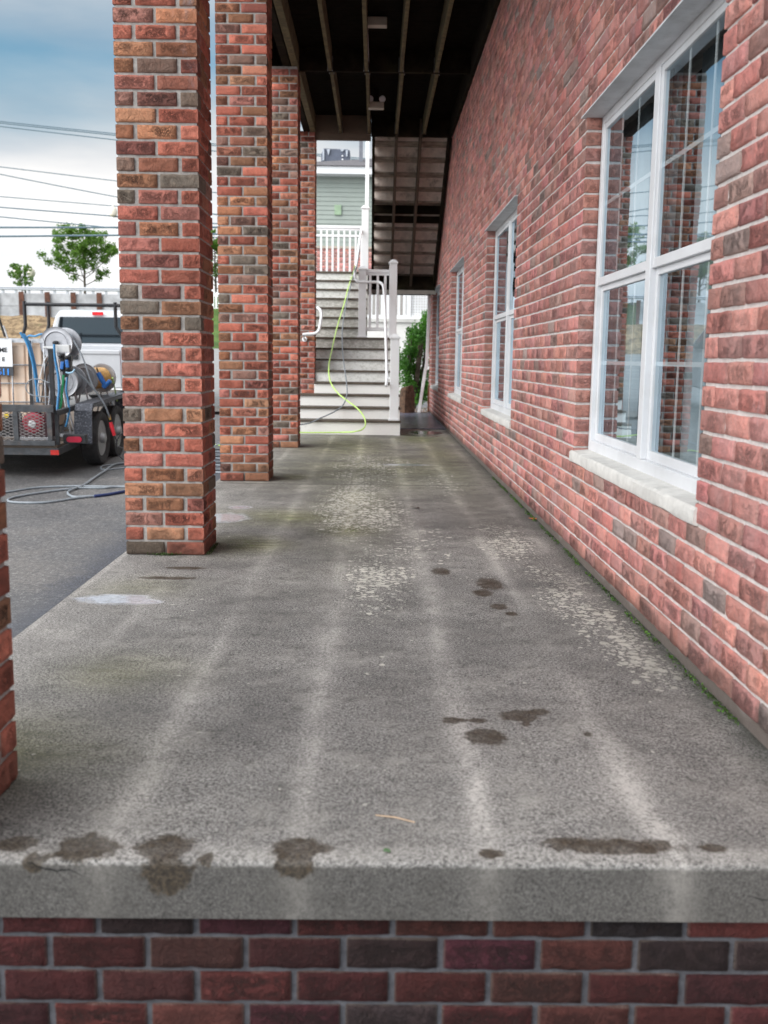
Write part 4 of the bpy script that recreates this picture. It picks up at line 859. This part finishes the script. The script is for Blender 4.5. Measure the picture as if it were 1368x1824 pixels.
# ------------------------------------------------------------------ overhead wires
for i, (y0, y1, r, sag) in enumerate(((216, 238, .018, .3), (219, 241, .018, .3), (225, 249, .018, .3), (297, 322, .016, .3), (310, 350, .018, 1.2), (350, 367, .016, .2), (369, 385, .022, .3), (386, 406, .02, .3), (405, 405, .035, .1), (421, 419, .035, .1))):
    a = A(0, y0, 62); b_ = A(205, y1, 62); d = b_-a; P0 = a-d*4; P1 = b_+d*4; pts = []
    for k in range(25):
        u = k/24; p = P0.lerp(P1, u); p.z += sag*.0-(sag*4*u*(1-u)-sag*.98); pts.append(p)
    m = MB(); m.tube(pts, r*1.7, 5)
    tag(m.build('overhead_wire', simple('blue_grey_cable', (.10, .16, .2), .6)), ('topmost thin wire crossing the upper sky', 'second thin wire from the top, close under the topmost', 'third thin wire from the top', 'lone faint wire in the middle of the sky', 'sagging wire curving down to the right in mid sky', 'thin wire below the sagging one', 'grey wire above the pair of thick cables', 'faint wire sloping down to meet the thick cable', 'upper of the two thick level cables just above the tree', 'lower of the two thick level cables crossing the tree top')[i], 'wire', 'overhead wires')
# ------------------------------------------------------------------ trailer
TR0 = Vector((-4.55, 11.45, gz(11.45)))
tr = thing('utility_trailer', 'black tandem axle utility trailer with mesh rear gate carrying wash equipment', 'trailer', TR0, rx=math.atan(.045))
def bl(m, name, mat, parent, bev=0.): return m.build(name, mat, parent, bev, world=False)
m = MB(); m.box(-.93, .02, .35, .93, 4.7, .38); bl(m, 'bed_floor', simple('worn_plank_bed', (.12, .095, .075), .9, scale=9), tr)
m = MB(); m.box(-.95, .0, .27, .95, .06, .349); m.box(-.95, .06, .27, -.89, 4.7, .349); m.box(.89, .06, .27, .95, 4.7, .349); m.box(-.89, 2.3, .27, .89, 2.36, .349); m.box(-.89, 4.64, .27, .89, 4.7, .349)
m.tube([(-.85, 4.7, .3), (0, 5.9, .34)], .035, 6); m.tube([(.85, 4.7, .3), (0, 5.9, .34)], .035, 6); bl(m, 'frame', M_TRL, tr, .003)
for s in (-1, 1):
    m = MB(); m.box(s*.90, .04, .745, s*.95, 4.7, .775); m.box(s*.945, .04, .715, s*.95, 4.7, .745)
    for y in (.08, 1.2, 2.4, 3.6, 4.66): m.box(s*.905, y-.02, .38, s*.945, y+.02, .744)
    bl(m, 'side_rail', M_TRL, tr, .002)
    m = MB(); pf = [(.60, .33), (.64, .72), (.73, .80), (2.44, .80), (2.54, .72), (2.58, .36)]
    pin = [(y+(.015 if y < 1 else -.015), z-.012) for y, z in pf]
    for i in range(len(pf)-1):
        m.prism([pf[i], pf[i+1], pin[i+1], pin[i]], 'x', s*.955, s*1.17)
    for i in range(1, 4): m.prism([pf[i], pf[i+1], (pf[i+1][0], pf[i+1][1]-.05), (pf[i][0], pf[i][1]-.05)], 'x', s*1.158, s*1.170)
    fm = NB('treadplate_paint'); vo = fm.n('ShaderNodeTexVoronoi'); vo.inputs['Scale'].default_value = 42; fm.l(fm.co, vo.inputs['Vector']); fm.bump(vo.outputs['Distance'], .8, .006)
    bl(m, 'fender', fm.fin(fm.mix(fm.rng(vo.outputs['Distance'], .1, .5), (.15, .16, .19), (.05, .055, .07)), .45, .3), tr, .004)
def wheel(parent, x, y, z, R, wd, s, rim=.62):
    h = wd/2; T_ = [(-h*.75, R*.66), (-h, R*.80), (-h*.96, R*.94), (-h*.72, R*.99), (h*.72, R*.99), (h*.96, R*.94), (h, R*.80), (h*.75, R*.66)]
    root = MB().lathe(T_, (x, y, z), (1, 0, 0), 40, cl=True); t_ = bl(root, 'wheel', M_RUBBER, parent)
    g = MB()
    for q in (-.55, -.2, .2, .55): g.lathe([(h*q-.006, R*.99), (h*q-.004, R*1.004), (h*q+.004, R*1.004), (h*q+.006, R*.99)], (x, y, z), (1, 0, 0), 40, cl=True)
    bl(g, 'tread', M_RUBBER, t_)
    o = s*h*.72; a = MB(); a.lathe([(o, R*.68), (o+s*.004, R*.62), (o-s*.045, R*.52), (o-s*.05, R*.30), (o-s*.01, R*.26), (o, R*.20), (o+s*.05, R*.17), (o+s*.055, R*.05)], (x, y, z), (1, 0, 0), 28)
    bl(a, 'rim', simple('grey_steel_rim', (.36, .37, .38), .45, .5, dirt=((.12, .10, .09), .6)), t_); return t_
for s in (-1, 1):
    for y in (1.16, 1.94): wheel(tr, s*1.055, y, .33, .335, .21, s)
g = MB(); g.box(-.93, -.05, .765, .93, -.01, .845); g.box(-.93, -.05, .385, .93, -.01, .44)
for x in (-.93, -.5, 0., .47, .85): g.box(x, -.049, .441, x+.055, -.011, .764)
bl(g, 'gate', M_TRL, tr, .003)
g = MB(); cw, ch = .085, .036
x = -.88; z0, z1 = .44, .765
def clipseg(a, b):
    pts = []
    return a, b
nx_ = int(1.76/cw); nz_ = int((z1-z0)/ch)
for i in range(nx_):
    for k in range(nz_):
        xa, za = -.88+i*cw, z0+k*ch; xm, zm = xa+cw/2, za+ch/2; t_ = .0035
        if (i, k) :
            for (p, q) in (((xa, zm), (xm, za)), ((xm, za), (xa+cw, zm)), ((xa, zm), (xm, za+ch)), ((xm, za+ch), (xa+cw, zm))):
                g.add([(p[0], -.032, p[1]-t_), (q[0], -.032, q[1]-t_), (q[0], -.032, q[1]+t_), (p[0], -.032, p[1]+t_), (p[0], -.026, p[1]-t_), (q[0], -.026, q[1]-t_), (q[0], -.026, q[1]+t_), (p[0], -.026, p[1]+t_)], [(0, 1, 2, 3), (7, 6, 5, 4), (0, 4, 5, 1), (3, 2, 6, 7)])
bl(g, 'expanded_mesh', simple('worn_mesh_steel', (.20, .19, .19), .5, .4, dirt=((.1, .05, .04), .6)), tr)
g = MB(); g.box(.88, .02, .76, .93, .06, 1.47); bl(g, 'upright', M_BLACK, tr, .003)
g = MB(); g.box(.96, .16, .385, 1.22, .24, .49); tl = bl(g, 'light_box', M_BLACK, tr, .006)
g = MB(); n = 12; vs = []
for i in range(2*n):
    a = pi/2+pi*i/(n-1) if i < n else -pi/2+pi*(i-n)/(n-1); cx = 1.035 if i < n else 1.145; vs.append((cx+.033*cos(a), .158, .435+.033*sin(a)))
g.add(vs+[(x, .145, z) for x, y, z in vs], [tuple(range(2*n, 4*n))]+[(i, (i+1) % (2*n), 2*n+(i+1) % (2*n), 2*n+i) for i in range(2*n)]); bl(g, 'lens', simple('red_lens', (.42, .01, .04), .25), tl)
g = MB(); g.box(.86, -.004, .275, .955, -.001, .33); bl(g, 'reflector', simple('red_reflector', (.45, .02, .015), .3), tr)
# ---- equipment standing on the trailer (each thing of its own)
def Wt(x, y, z): return Vector((TR0.x+x, TR0.y+y, gz(TR0.y+y)+z))
tk = thing('water_tank', 'pale plastic water tank in a metal cage with a white lettered sign', 'tank', Wt(-.1, 1.3, .38))
a, b_ = A(2, 606, 12.2), A(78, 722, 12.2); tx0, tx1 = b_.x-1.22, b_.x; tz0, tz1 = Wt(0, .8, .48).z, a.z-.02; ty0 = 12.22
m = MB(); n = 6; 
for i in range(n):      # vertical ribs in the blow-moulded face
    x0 = tx0+(tx1-tx0)*i/n; x1 = tx0+(tx1-tx0)*(i+1)/n; m.box(x0+.012, ty0, tz0, x1-.012, ty0+.03, tz1-.03)
m.box(tx0+.002, ty0+.02, tz0, tx1-.002, ty0+1.0, tz1); m.lathe([(0, .09), (.05, .09)], ((tx0+tx1)/2, ty0+.5, tz1), (0, 0, 1), 20); m.build('bottle', M_TANK, tk, .02)
m = MB(); yb = ty0-.03
for py in (650, 683, 716): z = A(40, py, yb).z; m.tube([(tx0, yb, z), (tx1+.03, yb, z)], .009, 6); m.tube([(tx1+.03, yb, z), (tx1+.03, yb+1.06, z)], .009, 6)
for i in range(6):
    x = A(24, 700, yb).x+(i-4)*.245 if i < 6 else 0
    if tx0 <= x <= tx1+.03: m.tube([(x, yb-.012, tz0-.1), (x, yb-.012, tz1+.02)], .010, 6)
m.tube([(tx1+.03, yb, tz0-.1), (tx1+.03, yb, tz1+.02)], .012, 6)
m.box(tx0, yb-.01, tz1-.005, tx1+.03, yb+.02, tz1+.045); m.box(tx0, yb, tz0-.12, tx1, yb+1.0, tz0-.01); m.build('cage', M_GREYM, tk)
x = A(55, 700, yb).x; m = MB(); m.box(x-.008, yb-.026, tz0-.1, x+.03, yb-.015, tz1+.02); m.build('strap', M_BLACK, tk)
s1, s2, s3 = A(23, 605, yb), A(23, 653, yb), A(23, 669, yb)
m = MB(); m.box(s1.x-.42, yb-.045, s2.z, s1.x, yb-.034, s1.z); sg = m.build('sign', simple('white_sign_board', (.78, .80, .82), .5, var=.03), tk)
m = MB(); m.box(s1.x-.42, yb-.045, s3.z, s1.x+.004, yb-.034, s2.z-.003); sg2 = m.build('number_plate', simple('charcoal_board', (.04, .045, .055), .5), tk)
def text(txt, x1, z0, h, mat, parent, name='lettering'):
    c = bpy.data.curves.new(name, 'FONT'); c.body = txt; c.size = h/.70; c.align_x = 'RIGHT'; c.extrude = .002; c.offset = h*.03
    o = bpy.data.objects.new(name, c); COL.objects.link(o); bpy.context.view_layer.update()
    me = bpy.data.meshes.new_from_object(o.evaluated_get(bpy.context.evaluated_depsgraph_get())); bpy.data.objects.remove(o)
    M = Matrix.Translation((x1, yb-.048, z0)) @ Rx(pi/2); me.transform(M); me.materials.clear(); me.materials.append(mat); q = bpy.data.objects.new(name, me); COL.objects.link(q); attach(q, parent); return q
ink = simple('dark_ink', (.02, .02, .025), .5); blue = simple('blue_ink', (.03, .28, .85), .4)
text('ME', A(15.2, 620, yb).x, A(10, 627, yb).z, .052, ink, sg); text('E', A(11, 640, yb).x, A(10, 643, yb).z, .046, ink, sg); text('611', A(20.8, 660, yb).x, A(12, 667.5, yb).z, .072, blue, sg2)
def hose(label, pts, r, mat, group=None, name='hose', n=7, seg=8):
    m = MB(); m.tube(spline(pts, n), r, seg); o = m.build(name, mat); tag(o, label, 'hose', group); return o
H = lambda L_, Y, dY=0: [A(x, y, Y+dY*i) for i, (x, y) in enumerate(L_)]
hose('outer of two thick blue hoses arching down in front of the pale tank', H([(36, 592), (39, 597), (46, 607), (54, 630), (60, 655), (64, 685), (67, 716)], 12.05), .015, M_HOSEB)
hose('inner of two thick blue hoses arching down in front of the pale tank', H([(41, 595), (46, 600), (54, 616), (60, 640), (64.5, 665), (67.5, 690), (70, 717)], 12.08), .015, M_HOSEB)
hose('blue hose lying over the tank top toward the upper reel', H([(47, 603), (52, 598), (62, 599), (70, 596), (82, 594)], 12.5), .013, M_HOSEB)
hose('blue hose dropping straight from the black valves beside the upright', H([(96.5, 613), (97, 630), (100, 650), (104, 672), (105, 695), (103, 716), (102, 731)], 11.75), .015, M_HOSEB)
hose('green hose hanging below the black valves', H([(113, 668), (112, 685), (110, 700), (109, 716), (106, 732)], 11.78), .016, M_HOSEGR)
hose('blue hose hanging right of the green hose', H([(121, 664), (119, 680), (118, 695), (121, 712), (123, 730), (121, 745), (117, 760)], 11.9), .012, M_HOSEB)
hose('short pale blue hose elbow under the valves', H([(117, 663), (122, 664.5), (129, 663), (133, 658)], 11.7), .010, simple('pale_blue_rubber', (.30, .50, .66), .4))
hose('thin black hose looping in front of the tank beside the blue ones', H([(92, 622), (86, 640), (81, 655), (77, 690), (73, 716)], 11.95), .008, M_BLACK)
hose('thin grey hose loop hanging before the tank cage', H([(88, 682), (75, 677), (62, 675), (52, 678), (46, 688), (49, 698), (58, 704), (72, 706), (85, 707), (95, 711)], 11.9), .006, M_HOSEG)
hose('thin white hose falling from the upper reel to the trailer bed', H([(85, 632), (78, 645), (73, 665), (68, 685), (69, 703), (72, 716)], 12.0), .006, M_WHITE)
def reel(label, c, ax, R, wd, rc_, hosem, stand=True):
    c = Vector(c); ax = Vector(ax).normalized(); t = thing('hose_reel', label, 'hose reel', (c.x, c.y, gz(c.y)+.38), 'metal hose reels on the trailer')
    for q, sg_ in ((0, -1), (wd, 1)):
        m = MB(); o = c+ax*q
        m.lathe([(sg_*.0, .02), (sg_*.004, R*.66), (sg_*.018, R*.72), (sg_*.012, R*.92), (sg_*.02, R), (sg_*-.004, R*1.0), (sg_*-.006, R*.9), (0, R*.7), (-sg_*.004, .02)], o, ax, 40); m.build('flange', M_ALU, t)
    m = MB(); pr = []; k = 14
    for i in range(k+1): u = wd*i/k; pr += [(u, rc_), (u+wd/k*.25, rc_+.010), (u+wd/k*.5, rc_+.013), (u+wd/k*.75, rc_+.010)] if i < k else [(u, rc_)]
    m.lathe(pr, c, ax, 36); m.build('wound_hose', hosem, t)
    m = MB(); m.lathe([(-.06, .028), (-.01, .032)], c, ax, 16); m.lathe([(-.07, .012), (-.06, .02)], c, ax, 10); m.build('hub', M_BLACK, t)
    if stand:
        m = MB(); zb = gz(c.y)+.385; u = ax.cross(Vector((0, 0, 1)))
        for q in (-.05, wd+.04):
            m = MB(); o = c+ax*q
            for s in (-1, 1): m.tube([o, Vector((o.x+u.x*s*R*.8, o.y+u.y*s*R*.8, zb))], .012, 6)
            m.tube([Vector((o.x-u.x*R*.9, o.y-u.y*R*.9, zb+.01)), Vector((o.x+u.x*R*.9, o.y+u.y*R*.9, zb+.01))], .014, 6)
            m.build('stand', M_GREYM, t)
    return t
reel('large metal hose reel mounted highest, behind the black valves', A(100.5, 611.5, 12.2), (0.02, 1, 0), .195, .33, .125, M_HOSEG)
reel('lower metal hose reel half hidden behind the hoses and valves', A(112, 680, 12.35), (.05, 1, 0), .19, .30, .12, M_HOSEG)
reel('lower metal hose reel wound with orange hose beside the truck tailgate', A(151, 674, 12.95), (.22, .975, 0), .19, .46, .125, M_HOSEY)
t = thing('valve_manifold', 'black valve block with two blue handles on a pale bracket', 'valve block', A(112, 650, 11.8))
m = MB(); a, b_ = A(76, 617, 11.84), A(99, 621, 11.84); m.box(a.x, 11.84, b_.z, b_.x, 11.88, a.z); a, b_ = A(98, 614, 11.8), A(124, 628, 11.8); m.box(a.x, 11.8, b_.z, b_.x, 11.87, a.z); m.build('bracket', simple('pale_bracket_metal', (.55, .56, .56), .5, .3, dirt=((.2, .2, .2), .5)), t, .005)
m = MB()
for (x0, y0, x1, y1) in ((104, 629, 113, 640), (106, 640, 115, 662), (116, 633, 126, 644), (117, 644, 126, 664), (110, 660, 118, 672)): a, b_ = A(x0, y0, 11.78), A(x1, y1, 11.78); m.box(a.x, 11.78+random.uniform(0, .02), b_.z, b_.x, 11.86+random.uniform(0, .02), a.z)
for x, y in ((109, 634), (121, 637), (111, 657), (122, 657)): c = A(x, y, 11.77); m.lathe([(0, .022), (.03, .024), (.05, .016)], c, (0, -1, 0), 12)
m.build('body', M_BLACK, t, .006)
for x, y, rz_ in ((110.5, 651, .15), (119.5, 648, -.1)):
    c = A(x, y, 11.73); m = MB(); M = Matrix.Translation(c) @ Matrix.Rotation(rz_, 4, 'Y'); m.box(-.02, -.012, -.045, .02, .012, .045, 0, M); m.box(-.012, .012, -.015, .012, .05, .015, 0, M); m.build('valve_handle', M_BLUEP, t, .008)
t = thing('pressure_washer', 'red and black pressure washer engine behind the mesh gate', 'pressure washer', Wt(.75, .3, .38))
c = A(57, 755, 11.75); m = MB(); m.lathe([(0, .02), (.01, .10), (.05, .135), (.14, .14), (.2, .10)], c, (0, 1, 0), 28); m.build('shroud', simple('engine_red', (.26, .01, .03), .35), t)
m = MB(); m.lathe([(-.012, .02), (-.006, .045)], c, (0, 1, 0), 16); m.build('starter_cap', M_WHITE, t)
m = MB(); m.box(c.x-.16, 11.78, c.z-.15, c.x+.22, 12.0, c.z+.02); m.box(c.x+.13, 11.80, c.z-.1, c.x+.21, 11.98, c.z+.13); m.build('engine_block', simple('dark_engine_metal', (.05, .02, .025), .5, .3), t, .01)
m = MB(); m.box(c.x-.17, 11.72, c.z-.19, c.x+.22, 12.0, c.z-.155); m.build('base_plate', M_ALU, t, .004); m = MB(); m.box(c.x-.1, 11.80, c.z+.14, c.x+.10, 11.98, c.z+.17); m.build('top_cover', M_ALU, t, .004)
c = A(16, 755, 11.8); t = thing('water_pump', 'black water pump with a yellow cap behind the mesh gate beside the red engine', 'pump', (c.x, 11.8, Wt(0, .3, .38).z))
m = MB(); m.lathe([(0, .03), (.02, .11), (.12, .12), (.2, .05)], c, (0, 1, 0), 20); m.box(c.x-.12, 11.82, c.z-.15, c.x+.12, 12.0, c.z-.02); m.tube(spline([c+Vector((0, .1, .08)), c+Vector((.1, .08, .12)), c+Vector((.14, .0, .04))], 5), .02, 8); m.build('body', M_BLACK, t, .01)
m = MB(); q = c+Vector((-.02, 0, .10)); m.lathe([(0, .03), (.02, .03)], q, (0, -1, 0), 12); m.build('cap', simple('yellow_cap', (.7, .5, .03), .4), t)
# spray hoses with handles
hose('thick grey pressure hose slanting from the valves across the fender', H([(131, 656), (140, 666), (152, 676), (165, 690), (176, 704), (187, 722), (193, 737), (196, 746)], 11.9, .05), .011, M_HOSEG)
hose('grey pressure hose leaving the top reel toward the fender', H([(131, 606), (138, 618), (146, 634), (153, 652), (158, 668), (164, 684), (170, 697)], 12.15), .010, M_HOSEG)
t = thing('spray_gun', 'red gripped spray gun hanging on a grey hose over the trailer wheels', 'spray gun', A(200, 765, 12.2))
m = MB(); m.tube([A(194, 739, 12.24), A(196.5, 748, 12.24)], .016, 8); m.build('coupling', simple('brass', (.5, .36, .12), .35, .8), t)
m = MB(); m.tube([A(197, 752, 12.24), A(199, 760, 12.24), A(204, 776, 12.24)], [.020, .026, .020], 10); m.build('grip', M_REDP, t)
hose('black hose whip dangling from the red spray gun to the ground', H([(204, 776), (207, 784), (208, 793), (207, 803), (211, 811), (220, 819)], 12.2), .008, M_BLACK)
hose('thin black hose loops drooping behind the large pillar', H([(222, 768), (212, 778), (207, 792), (213, 796), (222, 800)], 12.1), .007, M_BLACK)
t = thing('blue_nozzle', 'bright blue plastic hose nozzle clipped over the orange hose', 'nozzle', A(183, 680, 12.9))
m = MB(); m.tube([A(175, 664, 12.85), A(180, 674, 12.85), A(186, 684, 12.85)], [.030, .034, .028], 8); m.tube([A(184, 690, 12.85), A(197, 678, 12.85)], [.03, .026], 8); m.tube([A(186, 684, 12.85), A(186, 690, 12.85)], .032, 8); m.build('nozzle_body', M_BLUEP, t)
m = MB(); m.tube([A(172, 655, 12.84), A(177, 668, 12.84)], .010, 6); m.build('trigger', M_BLACK, t)
# ladder rod at far left
m = MB(); m.tube([A(-4, 560, 12.9), A(9, 600, 12.9)], .016, 8); m.tube([A(6, 580, 12.9), A(15, 606, 12.9)], .012, 8, 1); tag(m.build('tool_pole', [M_BLACK, M_GREYM]), 'black and silver pole leaning over the tank at the far left', 'pole')
# ------------------------------------------------------------------ ground hoses
def gh(label, L_, r, mat, dz=0, grp='hoses lying on the asphalt'): return hose(label, [GS(x, y)+Vector((0, 0, r+dz)) for x, y in L_], r, mat, grp, n=8)
gh('long grey hose looping across the asphalt in front of the pillar', [(330, 833), (219, 827), (184, 843), (150, 866), (122, 878), (129, 887), (150, 887), (168, 886)], .012, M_HOSEG, .004)
gh('grey hose lying in a wide flat loop, cut off by the left pillar', [(300, 876), (219, 869), (184, 871), (143, 871), (115, 874), (69, 880), (28, 887), (14, 893), (28, 897), (81, 897), (138, 889), (165, 886)], .012, M_HOSEG)
gh('grey hose lying nearly straight beyond the flat loop', [(-20, 882), (15, 878), (69, 870), (138, 867.5), (219, 868), (320, 860)], .011, M_HOSEG)
gh('navy hose coupling joining the two grey hoses on the asphalt', [(168, 886.5), (180, 885), (195, 883), (222, 878)], .016, M_NAVY)
gh('thin dark hose bight on the ground behind the trailer wheel', [(300, 820), (219, 827), (185, 831), (180, 836), (190, 838), (219, 835), (300, 832)], .009, M_HOSEG)
for k, (cy, lab) in enumerate(((806, 'farthest coil'), (818, 'second coil'), (830, 'third coil'), (843, 'nearest coil'))):
    gh('grey hose %s glimpsed in the slit between two brick pillars' % lab, [(300, cy-2), (350, cy-4), (388, cy), (440, cy+3), (470, cy), (440, cy-5), (388, cy-5), (340, cy+3)], .011, M_HOSEG)
def SYp(py):       # depth of the stair surface seen at pixel row py
    rows = [777, 748, 725, 703, 682, 661, 641, 620.6, 601, 582.7, 565, 547, 529, 513.6, 496, 478.5]
    for i in range(15):
        if rows[i] >= py >= rows[i+1]: return 13.30+.28*(i+(rows[i]-py)/(rows[i]-rows[i+1]))-.30
    return 13.0
def sh(label, L_, r, mat):
    pts = []
    for x, y in L_:
        Y = min(max(SYp(y), 12.9), 17.1); p = A(x, y, Y); pts.append(p)
    return pts
Lm = [(632, 474), (629, 486), (621, 510), (612, 545), (600, 585), (592, 620), (586, 650), (588, 678), (600, 698), (616, 712), (636, 727), (648, 742), (651, 756), (645, 765), (630, 769)]
pts = sh('', Lm, .012, None)+[A(612, 770, 13.27), A(575, 770.5, 13.25), A(537, 770.5, 13.22), Vector((-1.35, 13.15, .04)), Vector((-1.6, 13.0, gz(13)+.02)), GS(388, 795)+Vector((0, 0, .02)), GS(300, 800), GS(225, 790)+Vector((0, 0, .3)), A(200, 673, 13.2)]
hose('bright lime green hose snaking down the white stairs and off to the trailer', pts, .0095, M_HOSEL)
Lg = [(635, 476), (630, 492), (622, 520), (615, 550), (610, 585), (610, 620), (613, 650), (617, 680), (618, 702), (612, 720), (598, 732), (570, 745), (540, 756)]
hose('thin grey hose running down the stairs beside the lime green one', sh('', Lg, .008, None)+[Vector((-1.5, 12.9, .1)), Vector((-2.5, 12.6, gz(12.6)+.02))], .009, M_HOSEG)
# ------------------------------------------------------------------ pickup truck
TK = Vector((-5.17, 17.3, gz(17.3)))
tk = thing('pickup_truck', 'white pickup truck seen from behind with black ladder rack and red roof brake light', 'truck', TK, rx=math.atan(.045))
M_TW = simple('white_truck_paint', (.52, .54, .57), .22, var=.02, spec=.6)
gb = NB('truck_glass'); M_TG = gb.fin((.012, .016, .02), .06, spec=1.0)
m = MB()
for s in (-1, 1):
    m.prism([(.02, .52), (.02, 1.24), (1.72, 1.26), (1.72, .5), (1.55, .5), (1.48, .72), (1.25, .86), (1.0, .86), (.77, .72), (.7, .5)], 'x', s*.86, s*.97)
m.box(-.86, .3, .62, .86, 1.72, .66); m.box(-.86, 1.66, .66, .86, 1.715, 1.26); bl(m, 'bed', M_TW, tk, .02)
m = MB(); m.box(-.85, -.01, .60, .85, .05, 1.23); m.box(-.85, -.03, 1.16, .85, .0, 1.235); tg = bl(m, 'tailgate', M_TW, tk, .015)
m = MB(); m.box(-.14, -.045, 1.07, .14, -.03, 1.16); bl(m, 'handle', M_BLACK, tg, .006)
m = MB(); secs = []
m.prism([(1.74, .5), (1.74, 1.26), (1.84, 1.80), (1.98, 1.885), (2.7, 1.90), (3.1, 1.86), (3.75, 1.28), (4.9, 1.18), (5.4, 1.08), (5.5, .75), (5.45, .5), (5.1, .5), (5.0, .75), (4.75, .87), (4.45, .87), (4.2, .75), (4.1, .5)], 'x', -.96, .96)
o = bl(m, 'cab', M_TW, tk)
for v in o.data.vertices:
    if v.co.z > 1.27: f = (v.co.z-1.26)/.64; v.co.x *= 1-.20*f
bv = o.modifiers.new('bevel', 'BEVEL'); bv.width = .05; bv.segments = 3; bv.limit_method = 'ANGLE'
m = MB(); m.add([(-.80, 1.735, 1.285), (.80, 1.735, 1.285), (.72, 1.825, 1.765), (-.72, 1.825, 1.765), (-.80, 1.765, 1.285), (.80, 1.765, 1.285), (.72, 1.85, 1.765), (-.72, 1.85, 1.765)], [(0, 1, 2, 3), (4, 7, 6, 5), (0, 4, 5, 1), (1, 5, 6, 2), (2, 6, 7, 3), (3, 7, 4, 0)]); bl(m, 'rear_window', M_TG, tk, .01)
for s in (-1, 1):
    m = MB(); m.add([(s*.962, 2.0, 1.30), (s*.962, 3.55, 1.30), (s*.84, 3.0, 1.78), (s*.835, 2.1, 1.80), (s*.94, 2.0, 1.30), (s*.94, 3.55, 1.30), (s*.82, 3.0, 1.78), (s*.815, 2.1, 1.80)], [(0, 1, 2, 3), (7, 6, 5, 4), (0, 4, 5, 1), (1, 5, 6, 2), (2, 6, 7, 3), (3, 7, 4, 0)]); bl(m, 'side_window', M_TG, tk)
    m = MB(); m.box(s*.985, -.015, .80, s*.92, .06, 1.20); bl(m, 'tail_light', simple('red_lens', (.42, .01, .04), .25), tk, .01)
    m = MB(); m.box(s*1.0, 3.3, 1.28, s*1.2, 3.38, 1.52); bl(m, 'mirror', M_BLACK, tk, .02)
    for y in (1.12, 4.6): wheel(tk, s*.83, y, .39, .39, .27, s)
m = MB(); m.box(-.10, 1.80, 1.80, .10, 1.84, 1.86); bl(m, 'brake_light', simple('brake_light_red', (.85, .01, .02), .3), tk, .006)
m = MB(); m.box(-.95, -.16, .48, .95, .0, .60); bl(m, 'bumper', simple('chrome_bumper', (.6, .6, .6), .2, .9), tk, .02)
m = MB(); m.box(-.3, -.17, .50, .3, -.161, .58); bl(m, 'plate_mount', M_BLACK, tk)
for y in (.2, 1.45):
    m = MB(); m.tube(spline([(-.88, y, 1.26), (-.86, y, 1.42), (-.80, y, 1.62)], 5)+[(-.80, y, 2.03)], .030, 10); m.tube(spline([(.88, y, 1.26), (.86, y, 1.42), (.74, y, 1.62)], 5)+[(.74, y, 2.03)], .030, 10); m.tube([(-.80, y, 1.98), (.80, y, 1.98)], .028, 10); bl(m, 'rack_hoop', M_BLACK, tk)
# ------------------------------------------------------------------ small things on the slab
a, b_ = G(669, 1455), G(739, 1467); m = MB(); m.tube([a+Vector((0, 0, .004)), (a+b_)/2+Vector((0, .002, .006)), b_+Vector((0, 0, .003))], [.0014, .0017, .0012], 6); tag(m.build('twig', simple('dry_straw', (.46, .33, .22), .7)), 'thin dry straw twig lying on the slab near the front edge', 'twig')
def dleaf(lab, px, py, s, mat, name='fallen_leaf'):
    c = G(px, py)+Vector((0, 0, .004)); m = MB(); vs = []; n = 11
    for i in range(n): a = 2*pi*i/n; r = s*(.6+.4*abs(cos(a)))*random.uniform(.8, 1.1); vs.append((c.x+r*cos(a), c.y+r*sin(a), c.z+random.uniform(0, s*.35)))
    vs.append((c.x, c.y, c.z+s*.15)); m.add(vs, [(i, (i+1) % n, n) for i in range(n)]); return tag(m.build(name, mat), lab, 'leaf')
dleaf('small orange fallen leaf at the foot of the wall', 949, 926, .028, simple('orange_leaf', (.62, .18, .04), .6))
dleaf('dark crumpled leaf in the middle of the walkway', 739, 906, .032, simple('dark_leaf', (.05, .03, .02), .8))
dleaf('tiny green scrap on the front slab edge', 690, 1519, .010, simple('green_scrap', (.06, .12, .05), .7))
m = MB(); random.seed(4)
for i in range(2600):
    Y = 2.6+6.0*random.random()**1.15; den = .5+.5*sin(Y*9)+.4*sin(Y*23+1)
    if random.random() > den+.25: continue
    c = Vector((WX-DP-.006-abs(random.gauss(0, .010)), Y, random.uniform(.002, .014))); leaf(m, c, random.uniform(.006, .013), random.choice((0, 1, 1)))
for i in range(160): leaf(m, Vector((PXL+.20+random.gauss(0, .04), PY0-.006-abs(random.gauss(0, .008)), random.uniform(.002, .014))), random.uniform(.006, .012), 1)
for i in range(160): leaf(m, Vector((PXR+.01+abs(random.gauss(0, .012)), PY0+random.uniform(0, .3), random.uniform(.002, .012))), random.uniform(.006, .012), 1)
tag(m.build('moss', [leafm('bright_moss', (.04, .12, .015), (.09, .22, .02)), leafm('dark_moss', (.02, .035, .01), (.05, .09, .02))]), 'green moss growing in the joint at the foot of the wall and pillars', 'moss', kind='stuff')
c = A(680, 1822, 1.9); t = thing('weed', 'small green weed growing up against the brick plinth at the bottom edge', 'weed', (c.x, 1.86, -.6))
m = MB(); m.tube([(c.x, 1.87, -.72), (c.x+.01, 1.88, -.5), (c.x, 1.885, c.z)], .003, 5); m.build('stem', M_LEAF, t)
m = MB()
for i in range(14):
    p = Vector((c.x+random.uniform(-.02, .02), 1.885+random.uniform(-.01, .005), c.z-.01-i*.012+random.uniform(-.01, .01))); leaf(m, p, random.uniform(.02, .03))
m.build('leaves', M_LEAF, t)
